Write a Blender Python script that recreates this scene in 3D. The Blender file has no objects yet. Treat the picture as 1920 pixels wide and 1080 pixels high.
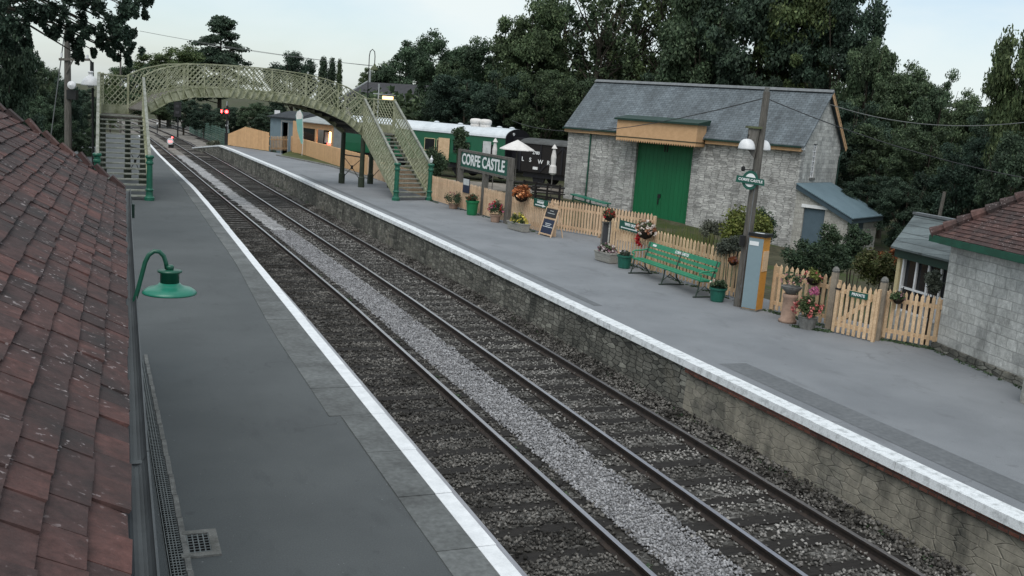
import bpy, math, random
import numpy as np
from mathutils import Vector, Matrix
random.seed(7)
RS = np.random.RandomState(11)
C = bpy.context.scene.collection
R = math.radians

# ------------------------------------------------------------------ camera
YAW, PITCH, ROLL, HC, FPX = .4021, .1761, .0760, 4.298, 1816.0
cy, sy, cp, sp = math.cos(YAW), math.sin(YAW), math.cos(PITCH), math.sin(PITCH)
FW = Vector((sy*cp, cy*cp, -sp)); R0 = Vector((cy, -sy, 0)); U0 = R0.cross(FW)
RT = R0*math.cos(ROLL) + U0*math.sin(ROLL); UP = -R0*math.sin(ROLL) + U0*math.cos(ROLL)
EYE = Vector((0, 0, HC)); FH = Vector((sy, cy, 0))
cd = bpy.data.cameras.new('camera'); cam = bpy.data.objects.new('camera', cd); C.objects.link(cam)
m = Matrix((RT, UP, -FW)).transposed().to_4x4(); m.translation = EYE; cam.matrix_world = m
cd.sensor_width = 36; cd.lens = FPX/1920*36; cd.clip_end = 3000; cd.clip_start = .05
bpy.context.scene.camera = cam

def ray(u, v): return RT*((u-960)/FPX) - UP*((v-540)/FPX) + FW
def G(u, v, z=0.0):
    d = ray(u, v); return EYE + d*((z-HC)/d.z)
def D(u, v, dist):
    d = ray(u, v); return EYE + d*(dist/d.dot(FH))
def AY(u, v, y):
    d = ray(u, v); return EYE + d*(y/d.y)
def HIT(u, v, p0, p1):
    """point where the sight line meets the upright plane through p0, p1"""
    n = Vector((p1[1]-p0[1], p0[0]-p1[0], 0)); d = ray(u, v)
    return EYE + d*((Vector((p0[0], p0[1], 0))-EYE).dot(n)/d.dot(n))
def interp(tab, x):
    if x <= tab[0][0]: return tab[0][1]
    for (a, b), (c, d) in zip(tab, tab[1:]):
        if x <= c: return b+(d-b)*(x-a)/(c-a)
    return tab[-1][1]

# ------------------------------------------------------------------ materials
def new_mat(name):
    mt = bpy.data.materials.new(name); mt.use_nodes = True
    nt = mt.node_tree; return mt, nt, nt.nodes['Principled BSDF']
def N(nt, t, **kw):
    n = nt.nodes.new(t)
    for k, v in kw.items():
        if k in n.inputs: n.inputs[k].default_value = v
        else: setattr(n, k, v)
    return n
def L(nt, a, b): nt.links.new(a, b)
def col4(c): return (c[0], c[1], c[2], 1)
def mixc(nt, fac, a, b, mode='MIX'):
    n = nt.nodes.new('ShaderNodeMix'); n.data_type = 'RGBA'; n.blend_type = mode
    for s, v in ((0, fac), (6, a), (7, b)):
        if hasattr(v, 'is_output'): L(nt, v, n.inputs[s])
        else: n.inputs[s].default_value = v if s == 0 else col4(v)
    return n.outputs[2]
def math_n(nt, op, a, b=None, clamp=False):
    n = nt.nodes.new('ShaderNodeMath'); n.operation = op; n.use_clamp = clamp
    for i, v in enumerate((a, b)):
        if v is None: continue
        if hasattr(v, 'is_output'): L(nt, v, n.inputs[i])
        else: n.inputs[i].default_value = v
    return n.outputs[0]
def ramp(nt, fac, pts):
    n = nt.nodes.new('ShaderNodeValToRGB'); e = n.color_ramp.elements
    while len(e) < len(pts): e.new(.5)
    for x, (p, c) in zip(e, pts):
        x.position = p; x.color = col4(c) if hasattr(c, '__len__') else (c, c, c, 1)
    L(nt, fac, n.inputs[0]); return n.outputs[0]
def noise(nt, vec, scale, detail=4, rough=.6, dist=0):
    n = N(nt, 'ShaderNodeTexNoise'); n.inputs['Scale'].default_value = scale
    n.inputs['Detail'].default_value = detail; n.inputs['Roughness'].default_value = rough
    n.inputs['Distortion'].default_value = dist
    if vec is not None: L(nt, vec, n.inputs['Vector'])
    return n.outputs['Fac']
def coords(nt, scale=None):
    tc = N(nt, 'ShaderNodeTexCoord'); v = tc.outputs['Object']
    if scale:
        mp = N(nt, 'ShaderNodeMapping'); mp.inputs['Scale'].default_value = scale
        L(nt, v, mp.inputs[0]); v = mp.outputs[0]
    return v
def bump(nt, bs, h, strength=.4, dist=.02):
    b = N(nt, 'ShaderNodeBump'); b.inputs['Strength'].default_value = strength
    b.inputs['Distance'].default_value = dist
    L(nt, h, b.inputs['Height']); L(nt, b.outputs[0], bs.inputs['Normal'])
def simple(name, c1, c2=None, rough=.7, scale=6, spec=.3, bmp=0, fine=.12, stretch=None, lo=.35, hi=.65, metal=0, island=0):
    mt, nt, bs = new_mat(name); v = coords(nt, stretch)
    c2 = c2 or tuple(x*.72 for x in c1)
    f = ramp(nt, noise(nt, v, scale, 5, .65), [(lo, 0.0), (hi, 1.0)])
    c = mixc(nt, f, c1, c2)
    if island:
        g = N(nt, 'ShaderNodeNewGeometry')
        k = ramp(nt, g.outputs['Random Per Island'], [(0, 1-island), (1, 1+island*.6)])
        c = mixc(nt, 1.0, c, k, 'MULTIPLY')
    if fine:
        k = ramp(nt, noise(nt, v, scale*9, 3), [(.3, 1-fine), (.7, 1+fine*.5)])
        c = mixc(nt, 1.0, c, k, 'MULTIPLY')
    L(nt, c, bs.inputs['Base Color'])
    bs.inputs['Roughness'].default_value = rough
    bs.inputs['Specular IOR Level'].default_value = spec; bs.inputs['Metallic'].default_value = metal
    if bmp: bump(nt, bs, noise(nt, v, scale*6, 4), bmp, .01)
    return mt
def glow(name, c, s):
    mt, nt, bs = new_mat(name); bs.inputs['Base Color'].default_value = col4(c)
    bs.inputs['Emission Color'].default_value = col4(c); bs.inputs['Emission Strength'].default_value = s
    return mt
def masonry(name, cols, mortar, bw, rh, ms=.012, warp=.06, dirt=(.05, .05, .045), dirt_amt=.5, rough=.9, patch=None, bmp=.7, wob=3.0):
    """coursed stone in object space: u runs along the wall, v is height"""
    mt, nt, bs = new_mat(name); v = coords(nt)
    sx = N(nt, 'ShaderNodeSeparateXYZ'); L(nt, v, sx.inputs[0])
    u = math_n(nt, 'ADD', sx.outputs[0], sx.outputs[1])
    nz = N(nt, 'ShaderNodeTexNoise'); nz.inputs['Scale'].default_value = wob; nz.inputs['Detail'].default_value = 3
    L(nt, v, nz.inputs['Vector'])
    sc = N(nt, 'ShaderNodeSeparateColor'); L(nt, nz.outputs['Color'], sc.inputs[0])
    du = math_n(nt, 'MULTIPLY', math_n(nt, 'SUBTRACT', sc.outputs[0], .5), warp*2.4)
    dv = math_n(nt, 'MULTIPLY', math_n(nt, 'SUBTRACT', sc.outputs[1], .5), warp*1.6)
    uu = math_n(nt, 'ADD', u, du); vv = math_n(nt, 'ADD', sx.outputs[2], dv)
    # a slow squeeze of course heights
    sq = math_n(nt, 'MULTIPLY', math_n(nt, 'SINE', math_n(nt, 'MULTIPLY', vv, 5.3)), .035)
    vv = math_n(nt, 'ADD', vv, sq)
    cb = N(nt, 'ShaderNodeCombineXYZ'); L(nt, uu, cb.inputs[0]); L(nt, vv, cb.inputs[1])
    br = N(nt, 'ShaderNodeTexBrick'); L(nt, cb.outputs[0], br.inputs['Vector'])
    for k, x in (('Color1', (0, 0, 0, 1)), ('Color2', (1, 1, 1, 1)), ('Mortar', (.5, .5, .5, 1)), ('Scale', 1.0), ('Mortar Size', ms), ('Mortar Smooth', .35), ('Brick Width', bw), ('Row Height', rh)):
        br.inputs[k].default_value = x
    br.offset = .43; br.squash = .72; br.squash_frequency = 3
    c = ramp(nt, br.outputs['Color'], [(i/(len(cols)-1), q) for i, q in enumerate(cols)])
    f2 = ramp(nt, noise(nt, v, 9, 6, .7), [(.3, .62), (.7, 1.18)])
    c = mixc(nt, 1.0, c, f2, 'MULTIPLY')
    f3 = ramp(nt, noise(nt, v, 40, 3, .7), [(.3, .8), (.7, 1.12)])
    c = mixc(nt, 1.0, c, f3, 'MULTIPLY')
    c = mixc(nt, br.outputs['Fac'], c, mortar)
    if patch:
        pf = ramp(nt, noise(nt, v, patch[1], 4, .6), [(patch[2], 0.0), (patch[2]+.08, 1.0)])
        c = mixc(nt, math_n(nt, 'MULTIPLY', pf, .8), c, patch[0])
    df = ramp(nt, noise(nt, coords(nt, (1, 1, .55)), 1.1, 7, .72), [(.46, 0.0), (.68, 1.0)])
    c = mixc(nt, math_n(nt, 'MULTIPLY', df, dirt_amt), c, dirt)
    L(nt, c, bs.inputs['Base Color']); bs.inputs['Roughness'].default_value = rough
    bs.inputs['Specular IOR Level'].default_value = .2
    h = math_n(nt, 'SUBTRACT', math_n(nt, 'MULTIPLY', noise(nt, v, 22, 5, .7), .5), br.outputs['Fac'])
    bump(nt, bs, h, bmp, .03)
    return mt

def rubble_stone(name, cols, mortar, fu, fv, dirt, dirt_amt, patch=None, bmp=.9, warp=.05, edge=(.03, .10), rnd=.8):
    """random-coursed rubble: stretched cells, one shade per stone, sunk joints"""
    mt, nt, bs = new_mat(name); v = coords(nt)
    sx = N(nt, 'ShaderNodeSeparateXYZ'); L(nt, v, sx.inputs[0])
    u = math_n(nt, 'ADD', sx.outputs[0], sx.outputs[1])
    nz = N(nt, 'ShaderNodeTexNoise'); nz.inputs['Scale'].default_value = 2.4; nz.inputs['Detail'].default_value = 3; L(nt, v, nz.inputs['Vector'])
    sc = N(nt, 'ShaderNodeSeparateColor'); L(nt, nz.outputs['Color'], sc.inputs[0])
    uu = math_n(nt, 'ADD', u, math_n(nt, 'MULTIPLY', math_n(nt, 'SUBTRACT', sc.outputs[0], .5), warp*3))
    vv = math_n(nt, 'ADD', sx.outputs[2], math_n(nt, 'MULTIPLY', math_n(nt, 'SUBTRACT', sc.outputs[1], .5), warp))
    cb = N(nt, 'ShaderNodeCombineXYZ'); L(nt, math_n(nt, 'MULTIPLY', uu, fu), cb.inputs[0]); L(nt, math_n(nt, 'MULTIPLY', vv, fv), cb.inputs[1])
    v1 = N(nt, 'ShaderNodeTexVoronoi'); v1.voronoi_dimensions = '2D'; v1.inputs['Scale'].default_value = 1; v1.inputs['Randomness'].default_value = rnd
    v2 = N(nt, 'ShaderNodeTexVoronoi'); v2.voronoi_dimensions = '2D'; v2.feature = 'DISTANCE_TO_EDGE'; v2.inputs['Scale'].default_value = 1; v2.inputs['Randomness'].default_value = rnd
    L(nt, cb.outputs[0], v1.inputs['Vector']); L(nt, cb.outputs[0], v2.inputs['Vector'])
    s2 = N(nt, 'ShaderNodeSeparateColor'); L(nt, v1.outputs['Color'], s2.inputs[0])
    c = ramp(nt, s2.outputs[0], [(i/(len(cols)-1), q) for i, q in enumerate(cols)])
    c = mixc(nt, 1.0, c, ramp(nt, noise(nt, v, 9, 6, .7), [(.3, .62), (.7, 1.18)]), 'MULTIPLY')
    c = mixc(nt, 1.0, c, ramp(nt, noise(nt, v, 42, 3, .7), [(.3, .78), (.7, 1.12)]), 'MULTIPLY')
    jf = ramp(nt, v2.outputs['Distance'], [(edge[0], 1.0), (edge[1], 0.0)])
    c = mixc(nt, jf, c, mortar)
    if patch:
        pf = ramp(nt, noise(nt, v, patch[1], 4, .6), [(patch[2], 0.0), (patch[2]+.08, 1.0)])
        c = mixc(nt, math_n(nt, 'MULTIPLY', pf, .8), c, mixc(nt, 1.0, patch[0], ramp(nt, noise(nt, v, 7, 5, .7), [(.3, .7), (.7, 1.1)]), 'MULTIPLY'))
    df = ramp(nt, noise(nt, coords(nt, (1, 1, .5)), 1.1, 7, .72), [(.46, 0.0), (.68, 1.0)])
    c = mixc(nt, math_n(nt, 'MULTIPLY', df, dirt_amt), c, dirt)
    L(nt, c, bs.inputs['Base Color']); bs.inputs['Roughness'].default_value = .92; bs.inputs['Specular IOR Level'].default_value = .2
    h = math_n(nt, 'SUBTRACT', math_n(nt, 'MULTIPLY', noise(nt, v, 22, 5, .7), .6), jf)
    bump(nt, bs, h, bmp, .03)
    return mt

M = {}
def tarmac(name, a, b_, dark):
    mt, nt, bs = new_mat(name); v = coords(nt)
    c = mixc(nt, ramp(nt, noise(nt, v, .45, 5, .6), [(.38, 0.0), (.62, 1.0)]), a, b_)
    st = ramp(nt, noise(nt, coords(nt, (1.2, .45, 1)), 1.3, 6, .7), [(.56, 0.0), (.70, 1.0)])
    c = mixc(nt, math_n(nt, 'MULTIPLY', st, .45), c, dark)
    sp_ = ramp(nt, noise(nt, v, 3.2, 3, .5), [(.68, 0.0), (.72, 1.0)])
    c = mixc(nt, math_n(nt, 'MULTIPLY', sp_, .35), c, dark)
    k = ramp(nt, noise(nt, v, 60, 3, .8), [(.25, .72), (.75, 1.22)]); c = mixc(nt, 1.0, c, k, 'MULTIPLY')
    vo = N(nt, 'ShaderNodeTexVoronoi'); vo.feature = 'DISTANCE_TO_EDGE'; vo.inputs['Scale'].default_value = .33
    wn = N(nt, 'ShaderNodeTexNoise'); wn.inputs['Scale'].default_value = 1.4; wn.inputs['Detail'].default_value = 5; L(nt, v, wn.inputs['Vector'])
    va = N(nt, 'ShaderNodeVectorMath'); va.operation = 'ADD'; L(nt, v, va.inputs[0]); L(nt, wn.outputs['Color'], va.inputs[1]); L(nt, va.outputs[0], vo.inputs['Vector'])
    cr = ramp(nt, vo.outputs['Distance'], [(.002, 1.0), (.007, 0.0)])
    gate = ramp(nt, noise(nt, v, .35, 2, .5), [(.52, 0.0), (.58, 1.0)])
    c = mixc(nt, math_n(nt, 'MULTIPLY', math_n(nt, 'MULTIPLY', cr, gate), .5), c, dark)
    g_ = ramp(nt, noise(nt, v, 24, 2, .5), [(.735, 0.0), (.76, 1.0)]); c = mixc(nt, math_n(nt, 'MULTIPLY', g_, .5), c, (.30, .31, .31))
    L(nt, c, bs.inputs['Base Color']); bs.inputs['Roughness'].default_value = .78; bs.inputs['Specular IOR Level'].default_value = .35
    bump(nt, bs, noise(nt, v, 90, 3, .7), .3, .006)
    return mt
M['asphalt'] = tarmac('asphalt', (.205, .217, .232), (.165, .176, .19), (.10, .105, .112))
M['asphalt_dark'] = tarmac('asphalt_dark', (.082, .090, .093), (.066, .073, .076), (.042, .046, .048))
M['asphalt_patch'] = simple('asphalt_patch', (.135, .144, .153), (.112, .12, .128), .8, 1.2, .35, .2, .2)
M['slab'] = simple('slab', (.15, .16, .16), (.095, .1, .1), .85, 1.6, .25, .3, .25, island=.16)
M['white_paint'] = simple('white_paint', (.74, .76, .78), (.62, .64, .66), .6, 5, .3, .1, .08)
M['white_worn'] = simple('white_worn', (.70, .73, .75), (.36, .38, .39), .7, 7, .3, .3, .2, lo=.48, hi=.72)
M['rubble'] = rubble_stone('rubble', [(.085, .085, .076), (.24, .235, .205), (.15, .145, .125), (.34, .335, .29)], (.055, .055, .05), 3.4, 10.5, (.035, .037, .033), .85, ((.27, .255, .21), .6, .60), rnd=.7, edge=(.01, .08), warp=.08)
M['rubble_patched'] = rubble_stone('rubble_patched', [(.15, .145, .125), (.27, .26, .215), (.20, .19, .165), (.34, .32, .27)], (.12, .115, .10), 2.9, 9.0, (.045, .046, .042), .95, ((.33, .305, .25), .8, .40), rnd=.7, edge=(.01, .06), bmp=.6)
M['old_brick'] = masonry('old_brick', [(.10, .045, .035), (.17, .07, .05), (.13, .055, .045)], (.06, .05, .045), .22, .09, .01, .01, (.03, .028, .026), .5)
M['shed_stone'] = rubble_stone('shed_stone', [(.31, .31, .30), (.56, .555, .535), (.43, .425, .41), (.66, .655, .63)], (.25, .25, .24), 2.5, 9.5, (.10, .10, .095), .7, ((.42, .41, .39), .8, .62), edge=(.015, .06), rnd=.62)
M['hut_stone'] = masonry('hut_stone', [(.42, .425, .41), (.62, .62, .595), (.52, .52, .495), (.70, .70, .67)], (.36, .36, .345), .44, .19, .008, .04, (.11, .115, .108), .62, wob=1.8)
M['block_stone'] = masonry('block_stone', [(.36, .35, .32), (.42, .41, .38), (.46, .45, .41)], (.30, .29, .27), .45, .225, .01, .015, (.16, .16, .14), .5)
M['rail_side'] = simple('rail_side', (.045, .034, .028), (.025, .021, .02), .75, 12, .3)
M['rail_top'] = simple('rail_top', (.46, .45, .47), (.34, .32, .34), .32, 3, .5, metal=.85, stretch=(8, .4, 8))
M['sleeper'] = simple('sleeper', (.032, .029, .027), (.018, .017, .016), .9, 7, .2, .5, .25, stretch=(.6, 5, 5))
M['timber_grey'] = simple('timber_grey', (.17, .16, .145), (.09, .085, .075), .85, 4, .2, .4, .25, stretch=(4, 4, .7))
M['gate_post'] = simple('gate_post', (.33, .28, .22), (.21, .185, .15), .85, 4, .2, .3, .2)
M['tread'] = simple('tread', (.30, .31, .28), (.16, .17, .14), .85, 5, .2, .2, .25)
M['moss_iron'] = simple('moss_iron', (.37, .38, .27), (.17, .185, .10), .8, 3.5, .25, .3, .3, lo=.4, hi=.68)
M['dark_iron'] = simple('dark_iron', (.028, .03, .027), (.014, .015, .014), .7, 6, .3)
M['leg_green'] = simple('leg_green', (.032, .045, .026), (.02, .026, .016), .6, 6, .4)
M['sr_green'] = simple('sr_green', (.010, .115, .070), (.008, .085, .052), .38, 5, .5, 0, .1)
M['lamp_green'] = simple('lamp_green', (.018, .185, .125), (.014, .15, .10), .33, 4, .5, 0, .08)
M['lamp_dark_green'] = simple('lamp_dark_green', (.008, .082, .05), (.007, .065, .04), .35, 4, .5, 0, .08)
M['bench_green'] = simple('bench_green', (.026, .25, .135), (.02, .18, .095), .45, 9, .45, 0, .15)
M['bench_iron'] = simple('bench_iron', (.03, .05, .038), (.02, .03, .024), .5, 9, .4)
M['door_green'] = simple('door_green', (.008, .135, .052), (.007, .112, .043), .5, 1.2, .4, .1, .1, stretch=(6, 6, .6))
M['sign_green'] = simple('sign_green', (.006, .085, .06), (.006, .075, .052), .4, 3, .5, 0, .05)
M['peach'] = simple('peach', (.58, .365, .205), (.50, .31, .165), .7, 4, .25, .05, .12)
M['picket'] = simple('picket', (.68, .49, .315), (.53, .37, .225), .75, 3, .2, .1, .22, island=.26)
M['picket_pale'] = simple('picket_pale', (.66, .475, .32), (.54, .375, .245), .75, 3, .2, .1, .18, island=.14)
M['orange_board'] = simple('orange_board', (.62, .385, .205), (.54, .33, .17), .7, 3, .2, 0, .12, island=.08)
M['slate'] = None
M['lead'] = simple('lead', (.17, .18, .19), (.11, .12, .125), .6, 5, .4, .1)
M['iron_black'] = simple('iron_black', (.012, .013, .014), (.008, .009, .01), .55, 5, .4)
M['gutter'] = simple('gutter', (.035, .041, .045), (.024, .028, .031), .5, 2.5, .45, .05, .15)
M['dark_green_trim'] = simple('dark_green_trim', (.010, .040, .028), (.007, .026, .019), .5, 5, .4)
M['hut_green'] = simple('hut_green', (.012, .09, .055), (.008, .055, .034), .5, 5, .4)
M['bluegrey_door'] = simple('bluegrey_door', (.085, .125, .155), (.07, .105, .13), .6, 3, .3)
M['bluegrey_roof'] = simple('bluegrey_roof', (.135, .20, .235), (.105, .16, .19), .5, 1.4, .4, .1, .15)
M['bluegrey_trim'] = simple('bluegrey_trim', (.05, .08, .10), (.04, .062, .078), .6, 3, .3)
M['machine_panel'] = simple('machine_panel', (.21, .285, .315), (.19, .26, .29), .45, 1, .4, 0, .04)
M['machine_orange'] = simple('machine_orange', (.62, .29, .055), (.5, .23, .045), .5, 3, .4)
M['concrete'] = simple('concrete', (.22, .22, .21), (.12, .12, .112), .9, 6, .2, .4, .25)
M['kerb'] = simple('kerb', (.23, .23, .22), (.12, .12, .115), .9, 6, .2, .4, .25)
M['terracotta'] = simple('terracotta', (.38, .26, .2), (.26, .18, .14), .85, 6, .2, .2)
M['pot_green'] = simple('pot_green', (.014, .12, .085), (.01, .085, .06), .5, 6, .4)
M['tub_green'] = simple('tub_green', (.008, .17, .062), (.007, .13, .05), .45, 6, .4)
M['planter_wood'] = simple('planter_wood', (.36, .35, .32), (.24, .235, .215), .85, 5, .2, .3, .2, stretch=(1, 5, 5))
M['black_board'] = simple('black_board', (.022, .023, .028), (.016, .017, .02), .5, 3, .4)
M['navy_board'] = simple('navy_board', (.018, .028, .06), (.015, .022, .05), .5, 3, .4)
M['soil'] = simple('soil', (.03, .024, .019), None, .95, 12, .1)
M['letter_white'] = simple('letter_white', (.78, .80, .80), (.72, .74, .74), .55, 4, .3, 0, .03)
M['enamel_white'] = simple('enamel_white', (.72, .73, .74), (.58, .59, .61), .4, 7, .5, 0, .1)
M['cloth_white'] = simple('cloth_white', (.72, .70, .68), (.6, .58, .56), .85, 3, .1)
M['coach_green'] = simple('coach_green', (.010, .105, .052), (.008, .085, .042), .32, .8, .5, 0, .06)
M['coach_roof'] = simple('coach_roof', (.62, .66, .69), (.5, .54, .57), .6, 1.2, .3, .05, .08)
M['coach_black'] = simple('coach_black', (.013, .013, .018), (.009, .009, .012), .5, 3, .4)
M['wagon_brown'] = simple('wagon_brown', (.018, .015, .014), (.011, .010, .010), .7, 4, .3, .1, .2, stretch=(1, 1, 6))
M['wagon_roof'] = simple('wagon_roof', (.095, .10, .10), (.06, .062, .062), .8, 2, .2)
M['glass_dark'] = simple('glass_dark', (.012, .014, .018), (.008, .009, .012), .12, 2, .6, 0, .05)
M['cream_wood'] = simple('cream_wood', (.58, .50, .30), (.5, .42, .24), .6, 3, .3)
M['window_white'] = simple('window_white', (.75, .76, .77), (.66, .67, .68), .5, 5, .3, 0, .06)
M['grey_panel'] = simple('grey_panel', (.36, .38, .38), (.28, .30, .30), .7, 2, .3)
M['blue_shed'] = simple('blue_shed', (.17, .235, .27), (.13, .18, .21), .7, 2, .3, .1, .1, stretch=(5, 5, .8))
M['roof_felt'] = simple('roof_felt', (.05, .055, .062), (.035, .04, .045), .9, 3, .2)
M['roof_pale'] = simple('roof_pale', (.34, .36, .36), (.24, .26, .26), .7, 2, .3)
M['house_roof'] = simple('house_roof', (.055, .055, .06), (.04, .04, .044), .85, 1.5, .25, .2, .2)
M['house_wall'] = simple('house_wall', (.32, .31, .29), (.25, .245, .23), .85, 1.5, .2)
M['flag_cloth'] = simple('flag_cloth', (.22, .42, .38), (.16, .36, .32), .7, 1.5, .2)
M['cable'] = simple('cable', (.045, .047, .05), None, .6, 3, .3)
M['cable_pale'] = simple('cable_pale', (.15, .16, .16), None, .6, 3, .3)
M['mesh_green'] = simple('mesh_green', (.10, .17, .14), (.07, .125, .10), .6, 3, .3)
M['trunk'] = simple('trunk', (.075, .066, .052), (.04, .036, .03), .9, 3, .1, .5, .25, stretch=(4, 4, .8))
M['pole_wood'] = simple('pole_wood', (.15, .14, .125), (.08, .076, .068), .85, 5, .2, .5, .25, stretch=(5, 5, .5))
M['mossy'] = simple('mossy', (.12, .14, .07), (.09, .095, .07), .9, 6, .1)
M['signal_red'] = glow('signal_red', (1, .03, .03), 14)
M['lamp_hot'] = glow('lamp_hot', (1, .62, .28), 1.6)
M['kiosk_fire'] = glow('kiosk_fire', (1, .55, .22), 7)
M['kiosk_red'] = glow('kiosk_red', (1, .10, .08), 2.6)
M['pale_screen'] = simple('pale_screen', (.6, .62, .62), None, .4, 3)
M['grate'] = simple('grate', (.17, .185, .185), (.11, .12, .12), .5, 8, .5, metal=.5)
M['gap_dark'] = simple('gap_dark', (.006, .006, .006), None, .9, 3, .1)  # near-black, puts the shade of gaps and openings into the colour
M['red_dirt'] = simple('red_dirt', (.13, .06, .05), (.09, .05, .045), .9, 4)

def ground_mat(name, stops, scale, fine, patch=None, bmp=.5, mid=2.2):
    mt, nt, bs = new_mat(name); v = coords(nt)
    vo = N(nt, 'ShaderNodeTexVoronoi'); vo.inputs['Scale'].default_value = fine; L(nt, v, vo.inputs['Vector'])
    sc = N(nt, 'ShaderNodeSeparateColor'); L(nt, vo.outputs['Color'], sc.inputs[0])
    c = ramp(nt, sc.outputs[0], stops)
    k = ramp(nt, noise(nt, v, scale, 5, .65), [(.3, .55), (.7, 1.2)])
    c = mixc(nt, 1.0, c, k, 'MULTIPLY')
    if patch:
        f = ramp(nt, noise(nt, v, mid, 5, .65), [(patch[1], 0.0), (patch[1]+.12, 1.0)])
        c = mixc(nt, f, c, patch[0])
    L(nt, c, bs.inputs['Base Color']); bs.inputs['Roughness'].default_value = .92
    bs.inputs['Specular IOR Level'].default_value = .15
    bump(nt, bs, vo.outputs['Distance'], bmp, .03)
    return mt
M['ballast_dark'] = ground_mat('ballast_dark', [(0, (.035, .033, .030)), (.55, (.085, .082, .076)), (1, (.20, .195, .185))], 1.3, 17, ((.03, .028, .025), .5), mid=1.5)
M['ballast_light'] = ground_mat('ballast_light', [(0, (.17, .17, .17)), (.5, (.31, .31, .315)), (1, (.47, .47, .475))], 1.5, 22)
M['earth'] = ground_mat('earth', [(0, (.05, .05, .032)), (1, (.09, .085, .055))], .4, 6, ((.045, .06, .022), .48), .3, .5)
M['yard'] = ground_mat('yard', [(0, (.20, .18, .155)), (1, (.28, .255, .225))], .5, 9)
M['far_ballast'] = ground_mat('far_ballast', [(0, (.15, .14, .125)), (1, (.27, .25, .23))], .6, 7)

def slate_mat(name, cols, bw, rh, kz):
    mt, nt, bs = new_mat(name); v = coords(nt)
    sx = N(nt, 'ShaderNodeSeparateXYZ'); L(nt, v, sx.inputs[0])
    cb = N(nt, 'ShaderNodeCombineXYZ'); L(nt, sx.outputs[0], cb.inputs[0])
    L(nt, math_n(nt, 'MULTIPLY', sx.outputs[2], kz), cb.inputs[1])
    br = N(nt, 'ShaderNodeTexBrick'); L(nt, cb.outputs[0], br.inputs['Vector'])
    for k, x in (('Color1', (0, 0, 0, 1)), ('Color2', (1, 1, 1, 1)), ('Mortar', (.5, .5, .5, 1)), ('Scale', 1.0), ('Mortar Size', .012), ('Mortar Smooth', .2), ('Brick Width', bw), ('Row Height', rh)):
        br.inputs[k].default_value = x
    c = ramp(nt, br.outputs['Color'], [(i/(len(cols)-1), q) for i, q in enumerate(cols)])
    k = ramp(nt, noise(nt, coords(nt, (1.3, .4, .45)), 1.0, 6, .7), [(.32, .5), (.66, 1.25)])
    c = mixc(nt, 1.0, c, k, 'MULTIPLY')
    k = ramp(nt, noise(nt, v, 14, 4, .7), [(.3, .8), (.7, 1.15)])
    c = mixc(nt, 1.0, c, k, 'MULTIPLY')
    c = mixc(nt, br.outputs['Fac'], c, tuple(x*.4 for x in cols[0]))
    sp_ = ramp(nt, noise(nt, v, 5, 5, .8), [(.66, 0.0), (.72, 1.0)])
    c = mixc(nt, math_n(nt, 'MULTIPLY', sp_, .45), c, (.33, .35, .33))
    L(nt, c, bs.inputs['Base Color']); bs.inputs['Roughness'].default_value = .6
    bump(nt, bs, math_n(nt, 'SUBTRACT', 1.0, br.outputs['Fac']), .6, .02)
    return mt
M['slate'] = slate_mat('slate', [(.080, .098, .112), (.125, .150, .168), (.10, .121, .136)], .30, .19, 1.75)
M['porch_slate'] = slate_mat('porch_slate', [(.085, .108, .112), (.12, .148, .152), (.10, .126, .13)], .38, .26, 1.5)

def tile_mat(name, c_a, c_b, c_c, moss, lichen=True):
    mt, nt, bs = new_mat(name); v = coords(nt)
    g = N(nt, 'ShaderNodeNewGeometry')
    c = ramp(nt, g.outputs['Random Per Island'], [(0, c_a), (.5, c_b), (1, c_c)])
    k = ramp(nt, noise(nt, v, 14, 6, .7), [(.25, .45), (.75, 1.4)])
    c = mixc(nt, 1.0, c, k, 'MULTIPLY')
    f = ramp(nt, noise(nt, v, 1.6, 6, .7), [(.42, 0.0), (.66, 1.0)])
    c = mixc(nt, math_n(nt, 'MULTIPLY', f, .85), c, moss)
    if lichen:
        f = ramp(nt, noise(nt, v, 28, 3, .5), [(.635, 0.0), (.67, 1.0)])
        f2 = ramp(nt, noise(nt, v, 3.1, 3, .5), [(.45, 0.0), (.6, 1.0)])
        c = mixc(nt, math_n(nt, 'MULTIPLY', math_n(nt, 'MULTIPLY', f, f2), .8), c, (.34, .30, .30))
    L(nt, c, bs.inputs['Base Color']); bs.inputs['Roughness'].default_value = .82
    bs.inputs['Specular IOR Level'].default_value = .25
    bump(nt, bs, noise(nt, v, 45, 5, .7), .5, .006)
    return mt
M['clay_tile'] = tile_mat('clay_tile', (.055, .037, .036), (.082, .046, .043), (.122, .058, .051), (.030, .027, .027))
M['hut_tile'] = tile_mat('hut_tile', (.055, .036, .035), (.085, .047, .043), (.12, .068, .06), (.042, .037, .036))
M['lichen'] = simple('lichen', (.60, .60, .62), (.42, .42, .43), .9, 40, .1, .3, .2)

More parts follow.
